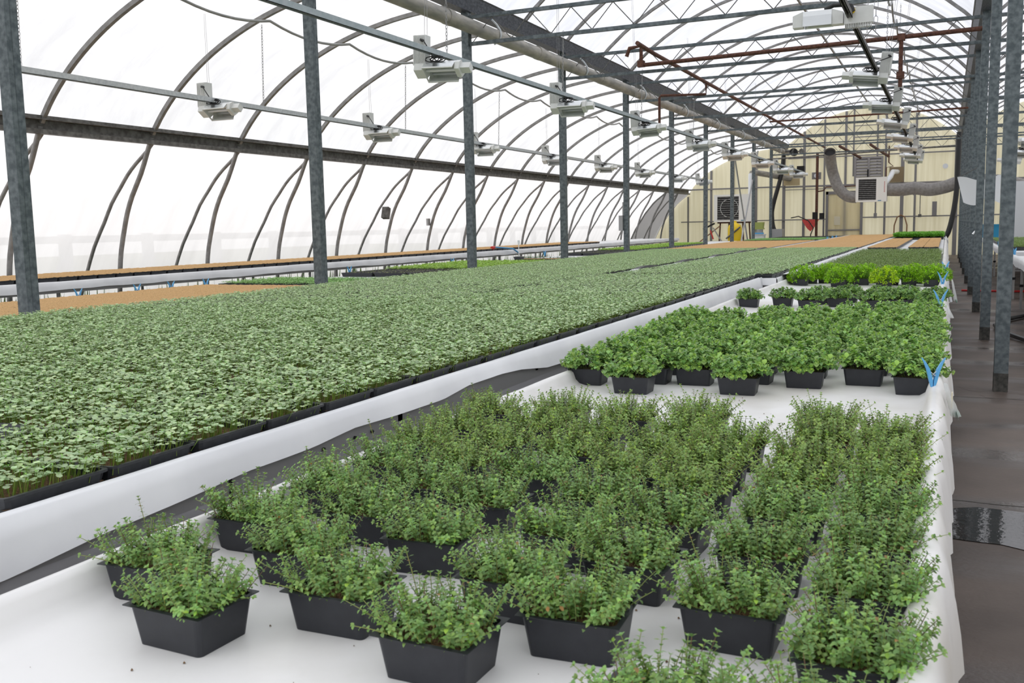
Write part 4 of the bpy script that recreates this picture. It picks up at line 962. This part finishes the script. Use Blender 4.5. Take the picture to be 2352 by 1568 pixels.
# ---------------------------------------------------------------- end wall equipment
def heater(x0, x1, y, z0, z1, label, fan):
    t = thing('unit_heater', ((x0+x1)/2, y, z0), label, 'heater'); w = x1-x0; h = z1-z0; cx = w/2
    MB().box(-cx, cx, .03, .60, 0, h).build('cabinet', M['ivory_metal'], t)
    gx0, gx1 = -cx+w*.09, cx-w*.34
    m = MB(); m.box(-cx, gx0, 0, .03, 0, h).box(gx1, cx, 0, .03, 0, h).box(gx0, gx1, 0, .03, 0, h*.07).box(gx0, gx1, 0, .03, h*.93, h); m.build('front_panel', M['ivory_metal'], t)
    MB().box(gx0, gx1, .024, .030, h*.07, h*.93).build('dark_opening', M['black'], t)
    for k in range(11):
        z = h*.10+h*.80*k/10
        MB().add([(gx0, .0, z-.012), (gx1, .0, z-.012), (gx1, .02, z+.02), (gx0, .02, z+.02)], [(0, 1, 2, 3)]).build('louvre_blade', M['galv_d'], t)
    if fan:
        c = Vector(((gx0+gx1)/2+.05, .022, h*.5)); R_ = h*.33
        MB().tube([c+Vector((math.cos(q)*R_, 0, math.sin(q)*R_)) for q in [j*PI/12 for j in range(24)]], .012, 6, False, True).build('fan_ring', M['white_metal'], t)
    tm = MB().box(cx-w*.28, cx-w*.17, -.004, 0, h*.03, h*.06); tm.build('badge', M['teal'], t)
    return t
h2 = heater(-3.10, -2.03, 37.7, 2.09, 2.98, 'ivory unit heater with dark louvres hung between two grey ducts', False)
for k in range(8):   # small vertical red lettering blocks down the right side of the panel
    a = MB(); z = .34+k*.05
    a.box(.44, .475, -.003, 0, z, z+.009).box(.44, .475, -.003, 0, z+.022, z+.031).box(.44, .449, -.003, 0, z, z+.031)
    a.build('lettering', M['red'], h2)
h1 = heater(-8.55, -7.05, 38.7, 1.47, 2.55, 'white unit heater with round fan standing on a rusty stand', True)
for x in (-.55, -.2, .35, .6):
    MB().tube([(x, .3, 0), (x*1.15, .3, -1.45)], .03, 6).build('stand_leg', M['rust'], h1)
MB().box(-.65, .65, .2, .4, -.06, 0).build('stand_bar', M['rust'], h1)
t = thing('flue_pipe', (-7.15, 38.9, 0), 'white vent pipe rising from the left heater and turning into the wall', 'flue')
MB().tube([(0, .25, 2.3), (0, .25, 3.25), (.0, .28, 3.33)], .13, 14).build('riser', M['whitepvc'], t)
MB().tube([(.0, .2, 3.36), (.12, .35, 3.40), (.5, 1.1, 3.33), (1.15, 2.55, 3.2)], .115, 14).build('horizontal_run', M['pvcpipe'], t)
tag(MB().box(-6.25, -5.60, YE-.16, YE-.12, 2.92, 3.55).build('flue_plate', mat('plywood', (.45, .36, .20), .7)), 'plywood square where the left flue meets the end wall', 'plate')
tag(MB().box(-2.15, -1.62, YE-.16, YE-.12, 2.9, 3.5).build('flue_plate', mat('brown_ply', (.24, .18, .10), .7)), 'brown square plate on the wall above the right duct', 'plate')
pipe('flue_elbow', [(-2.1, 37.9, 2.75), (-1.95, 38.4, 3.0), (-1.9, 38.9, 3.2), (-1.85, 41.2, 3.3)], .09, 'whitepvc', 'silver elbow duct rising from the ivory heater', 'flue')
def ribbed(pts, r, name, label, n=3):
    P_ = smooth3(pts, 8); m = MB(); rr = [r*(1+.035*math.sin(i*2.1)) for i in range(len(P_))]; m.tube(P_, rr, 18, False); 
    return m
def smooth3(pts, k):
    P = [Vector(p) for p in pts]; o = []
    for i in range(len(P)-1):
        p0, p1, p2, p3 = P[max(i-1, 0)], P[i], P[i+1], P[min(i+2, len(P)-1)]
        for j in range(k):
            t = j/k; o.append(.5*((2*p1)+(p2-p0)*t+(2*p0-5*p1+4*p2-p3)*t*t+(3*p1-p0-3*p2+p3)*t**3))
    return o+[P[-1]]
t = thing('air_duct', (0, 0, 0), 'fat grey elbow duct with open mouth left of the ivory heater', 'duct')
pL = smooth3([(-4.0, 37.4, 3.95), (-4.0, 37.75, 3.62), (-3.93, 38, 3.15), (-3.72, 38, 2.62), (-3.40, 38, 2.32), (-3.08, 38, 2.26)], 8)
MB().tube(pL, .20, 20, False).build('duct_body', M['duct'], t)
MB().tube([pL[0]+(pL[1]-pL[0])*.1, pL[0]], .215, 20, False).build('mouth_rim', M['duct'], t)
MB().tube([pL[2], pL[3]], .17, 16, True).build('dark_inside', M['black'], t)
t = thing('air_duct', (0, 0, 0), 'long ribbed grey flexible duct running right from the ivory heater', 'duct')
pts = smooth3([(-2.05, 38, 2.52), (-1.55, 38, 2.50), (-1.1, 38, 2.54), (-.6, 38, 2.47), (-.1, 38, 2.55), (.4, 38, 2.70), (1.2, 38, 2.72), (2.0, 38, 2.62), (3.0, 38, 2.3), (4.2, 38, 2.2)], 10)
pp, rr = [], []
for i in range(len(pts)-1):
    for q in (0, .5):
        pp.append(pts[i].lerp(pts[i+1], q)); rr.append(.235 if q else .225)
MB().tube(pp, rr, 18, False).build('duct_body', M['duct'], t)
MB().tube([(-1.16, 38, 2.54), (-1.12, 38, 2.54)], .25, 18, False).build('joint_band', M['duct'], t)
tag(MB().tube(smooth3([(-6.12, 40.5, 4.13), (-6.2, 40.5, 3.35), (-6.51, 40.5, 2.13), (-6.55, 40.5, 1.6), (-6.45, 40.5, 1.1), (-6.1, 40.5, .75), (-5.6, 40.5, .70)], 6), .085, 12).build('drain_hose', M['blackhose']), 'thick black hose curving down from the left gutter at the end wall', 'hose')
tag(MB().tube(smooth3([(.29, 36, 4.3), (.28, 36, 3.2), (.27, 36, 2.46), (.2, 36, 1.7), (.06, 36, 1.0), (-.1, 36, .7)], 6), .085, 12).build('drain_hose', M['blackhose']), 'thick black hose curving down from the right gutter near the end wall', 'hose')
# louvred vent in the end wall
t = thing('wall_vent', (-2.93, YE-.15, 2.9), 'grey louvred square vent high in the end wall above the ivory heater', 'vent')
MB().box(-.55, -.47, -.03, .05, 0, 1.06).box(.47, .55, -.03, .05, 0, 1.06).box(-.47, .47, -.03, .05, .98, 1.06).box(-.04, .04, -.04, .0, 0, 1.0).build('vent_frame', M['louver'], t)
for k in range(8):
    for x0, x1 in ((-.47, -.04), (.04, .47)):
        z = .03+k*.12; MB().add([(x0, -.02, z), (x1, -.02, z), (x1, .03, z+.115), (x0, .03, z+.115)], [(0, 1, 2, 3)]).build('louvre_blade', M['louver'], t)
MB().box(-.05, .0, -.06, -.03, .25, .55).build('motor_arm', M['black'], t)
for k, x in enumerate((-3.5, -2.45)):
    pipe('short_pipe', [(x-.12, 37.0, 4.10), (x+.28, 41.0, 3.9)], .05, 'rust', f'short rusty pipe above the wall vent, {["left", "right"][k]} one of two', 'pipe')
for k, (x0, x1, z0, z1, lb) in enumerate(((-5.45, -5.1, 3.47, 3.75, 'black square fan box under the drain pipe end'), (-5.0, -4.7, 3.25, 3.5, 'dark louvred exhaust opening left of the open duct'))):
    pass
tag(MB().box(-5.72, -5.43, YE-.18, YE-.12, 3.38, 3.70).build('vent_hole', M['black']), 'small black square opening in the end wall behind the lights', 'vent')
t = thing('exhaust_port', (-4.95, YE-.052, 3.28), 'white and grey exhaust port on the end wall behind the lights', 'vent')
MB().box(-.18, .18, 0, .05, -.14, .14).build('port_plate', M['stud'], t); MB().tube([(0, -.08, 0), (0, 0, 0)], .09, 12).build('port_pipe', M['whitepvc'], t)
t = thing('blower', (-5.6, 39.6, 4.15), 'black round blower hanging at the end of the fat drain pipe', 'blower')
MB().tube([(0, -.1, 0), (0, .15, 0)], .15, 14).build('housing', M['black'], t); MB().tube([(-.42, 0, .05), (0, 0, .05)], .05, 8).build('inlet', M['galv_d'], t); MB().tube([(.3, -.05, .02), (.3, .1, .02)], .10, 12).tube([(0, 0, 0), (.3, 0, .02)], .03, 6).build('motor', M['galv_d'], t)
t = thing('gas_pipe', (0, 0, 0), 'tall dark brown pipe down the end wall with a side branch', 'pipe')
MB().tube([(-4.85, 40.9, 0), (-4.85, 40.9, 4.15)], .055, 8).build('upright', M['rust'], t)
MB().tube([(-4.8, 40.9, 2.62), (-4.6, 40.9, 2.65), (-4.5, 40.9, 2.78), (-2.2, 40.9, 2.80)], .025, 6).build('branch', M['rust'], t)
MB().tube([(-2.0, 38.0, 4.1), (-2.0, 38.0, 3.5), (-1.85, 38.0, 3.36), (-2.08, 38.0, 3.32), (-2.08, 38.0, 2.3)], .022, 6).build('heater_branch', M['rust'], t)
tag(MB().obox((-4.88, 40.7, 1.65), (1, 0, 0), (0, 1, 0), (0, 0, 1), .1, .06, .14).obox((-4.62, 40.7, 1.63), (1, 0, 0), (0, 1, 0), (0, 0, 1), .09, .06, .12).build('valve_box', M['black']), 'black valve boxes on the tall brown pipe', 'valve')
# red net bag, hose loop, small boxes on the end wall
m = MB(); wa = wob(71); nx, nz = 12, 6
vs = [(-5.47+.66*(i/nx-.5)*(1-.62*(j/nz)**1.3)+.33-.01, YE-.135+.015*wa(i+j), 1.50-.36*j/nz-.03*abs(wa(i*2.2+j))*(j/nz)-.12*(1-abs(2*i/nx-1))*(j/nz)) for j in range(nz+1) for i in range(nx+1)]
m.add(vs, [(j*(nx+1)+i, j*(nx+1)+i+1, (j+1)*(nx+1)+i+1, (j+1)*(nx+1)+i) for j in range(nz) for i in range(nx)], True)
tag(m.build('red_net', M['redmesh']), 'bunched red netting hanging from the girt on the end wall', 'net')
pipe('hose_loop', [(-1.93, YE-.14, .02), (-1.93, YE-.14, .6), (-1.92, YE-.14, 1.2), (-1.82, YE-.14, 1.52), (-1.68, YE-.14, 1.6), (-1.54, YE-.14, 1.52), (-1.45, YE-.14, 1.2), (-1.46, YE-.14, .6), (-1.46, YE-.14, .02)], .025, 'wood', 'orange brown hose looped on the end wall', 'hose', 8)
tag(MB().box(-.55, -.38, YE-.2, YE-.12, 1.55, 2.1).build('switch_box', M['stud']), 'grey switch box on the end wall left of the right hose', 'switch box')
tag(MB().box(-1.05, -.93, YE-.2, YE-.12, 1.5, 1.62).tube([(-.99, YE-.15, 1.6), (-.99, YE-.15, 2.6)], .015, 6).build('outlet_box', M['galv_d']), 'small dark outlet box with conduit on the end wall', 'outlet')
tag(MB().box(-2.70, -2.58, YE-.2, YE-.12, 1.5, 1.7).tube([(-2.64, YE-.15, 1.7), (-2.64, YE-.15, 2.5)], .03, 6).build('outlet_box', M['stud']), 'grey conduit box beneath the long ribbed duct', 'outlet')
tag(MB().tube([(-.12, YE-.06, 3.46), (-.12, YE-.001, 3.46)], .10, 14).build('round_cap', M['whitepvc']), 'small round white cap high on the end wall at right', 'cap')
pipe('looped_cable', [(-5.9, 41.2, 1.58), (-5.6, 41.2, 1.64), (-5.2, 41.2, 1.45), (-5.0-.75, 41.2, 1.5)][:3]+[(-5.0, 41.2, 1.15), (-4.95-.15, 41.2, .9), (-5.2, 41.2, .02)], .022, 'cable', 'black cable arching over the end wall near the brown pipe', 'cable', 6)
pipe('cross_conduit', [(-6.3, 37.5, 3.78), (.3, 37.5, 3.96)], .03, 'galv_d', 'dark conduit crossing the centre bay in front of the end wall', 'conduit', 8)
# X braces at the far left posts
t = thing('cross_brace', (0, 0, 0), 'thin crossed bracing rods between the far left posts', 'brace')
MB().tube([(-6.27, 31.0, 3.95), (-6.27, 34.1, .3)], .026, 6).build('rod', M['alu_leg'], t)
MB().tube([(-6.215, 35.2, 3.95), (-6.215, 31.8, .3)], .026, 6).build('rod', M['alu_leg'], t)
# yellow tank and clutter by the left heater
t = thing('sprayer_tank', (-7.62, 38.25, .71), 'rounded yellow plastic tank behind the white bench', 'tank')
m = MB(); m.loft([rrect(.26*s_, .2*s_, .12*s_, z) for s_, z in ((.95, 0), (1, .08), (1, .50), (.85, .62), (.4, .70), (.25, .72), (.25, .80))], sm=True); m.build('tank_body', M['yellow'], t)
MB().tube([(-.3, -.22, .1), (.25, -.24, .55)], .03, 6).build('strap', M['galv_d'], t)
t = thing('tool_rack', (-8.55, 38.2, .7), 'bundle of wooden handled tools leaning by the rusty stand', 'tools')
MB().beam((-.45, 0, 0), (.35, .05, .62), .05, .04).build('board', M['wood'], t)
MB().beam((-.3, -.05, .5), (.15, -.05, .72), .09, .06).build('dark_head', M['black'], t)
MB().beam((.1, -.1, .55), (.45, -.1, .0), .06, .04).build('handle', M['alu_leg'], t)
MB().beam((.0, -.12, .45), (.12, -.12, .1), .06, .04).build('red_grip', M['red'], t)
tag(MB().loft([rrect(.2, .15, .05, z) for z in (0, .05)]).loft([rrect(.17, .13, .04, 0), rrect(.2, .15, .05, .28)]).build('olive_jug', M['olive_p']), 'olive green plastic jug hanging right of the yellow tank', 'jug').location = (-6.75, 38.65, 1.15)
tag(MB().box(-6.9, -6.45, 38.0, 38.4, .705, .92).box(-6.92, -6.43, 37.98, 38.42, .92, .97).build('white_box', M['white_metal']), 'white box with dark lid edge on the end of the white bench', 'box')
tag(MB().box(-6.88, -6.47, 37.95, 38.1, .975, 1.03).build('blue_packet', M['blue']), 'blue packet lying on the white box', 'packet')
tag(MB().box(-6.4, -5.9, 38.9, 39.4, .705, 1.15).build('grey_cabinet', M['alu_leg']), 'small grey cabinet behind the white box', 'cabinet')
tag(MB().box(-5.95, -5.45, 39.0, 39.4, .62, .80).box(-5.9, -5.5, 38.98, 39.0, .65, .77).build('black_case', M['black']), 'low black case beside the foot of the left hose', 'case')
# soil crumbs scattered on the white liner
m = MB(); rn = random.Random(44)
for k in range(170):
    x = rn.uniform(-1.30, -.10); y = rn.uniform(.95, 2.6) if k > 60 else rn.uniform(3.2, 3.6); q = rn.uniform(.0008, .0028)
    z = .7515; m.add([(x-q, y, z), (x, y-q*1.2, z), (x+q*1.3, y, z), (x, y+q, z), (x, y, z+q*1.4)], [(0, 1, 4), (1, 2, 4), (2, 3, 4), (3, 0, 4)])
tag(m.build('soil_crumbs', M['soil']), 'brown soil crumbs scattered over the white liner', 'soil', kind='stuff')
t = thing('work_table', (-7.2, 38.6, 0), 'plain grey table behind the white bench carrying the yellow tank', 'table')
MB().box(-1.9, 1.6, -.7, .9, .66, .70).build('table_top', M['alu_leg'], t)
for x in (-1.8, 1.5):
    for y in (-.62, .82): MB().box(x-.025, x+.025, y-.025, y+.025, 0, .66).build('leg', M['alu_leg'], t)
t = thing('drum', (-6.75, 38.65, .705), 'low grey drum under the olive jug', 'drum'); MB().tube([(0, 0, 0), (0, 0, .445)], .16, 14).build('drum_body', M['alu_leg'], t)
t = thing('tie_cord', (0, 0, 0), 'thin cords tying the hanging white sheet to the posts', 'cord')
MB().tube([(XR, 15.98, 2.18), (.2, 17.4, 2.10), (.13, 17.5, 2.09)], .006, 5).build('cord', M['cable'], t); MB().tube([(.71, 17.5, 2.09), (XR+.04, 19.58, 2.2)], .006, 5).build('cord', M['cable'], t)
# weeds on the bare ground beneath the curtain side bench
m = MB(); rn = random.Random(66)
for k in range(5200):
    y = rn.uniform(4.5, 30); x = rn.uniform(-11.7, -8.9); h = rn.uniform(.1, .42)*(2.0 if x < -11.1 else .8); a = rn.uniform(0, 6.28); w = rn.uniform(.008, .02)
    m.ct = vtint(rn, (.07, .13, .025), .3); dx, dy = math.cos(a)*w, math.sin(a)*w; lx, ly = rn.gauss(0, .07), rn.gauss(0, .07)
    m.add([(x-dx, y-dy, -.012), (x+dx, y+dy, -.012), (x+lx*.5+dx*.8, y+ly*.5+dy*.8, h*.6), (x+lx*.5-dx*.8, y+ly*.5-dy*.8, h*.6), (x+lx, y+ly, h)], [(0, 1, 2, 3), (3, 2, 4)])
tag(m.build('weeds', M['leaf']), 'dark green weeds on the ground under the curtain side bench', 'weeds', kind='stuff')
# grey shade cloth closing the far corner of the left curtain
tag(MB().sheet([(x+.06, z) for x, z in OUT], frange(37.6, YE-.12, .3), lambda p, i, j: (p[0]+.02*w1(p[1]*3+p[2]*2), p[1], p[2])).build('shade_cloth', film_mat('grey_shade_net', (.16, .155, .15), .25, .6)), 'dark grey shade netting in the far corner of the left curtain', 'shade cloth')
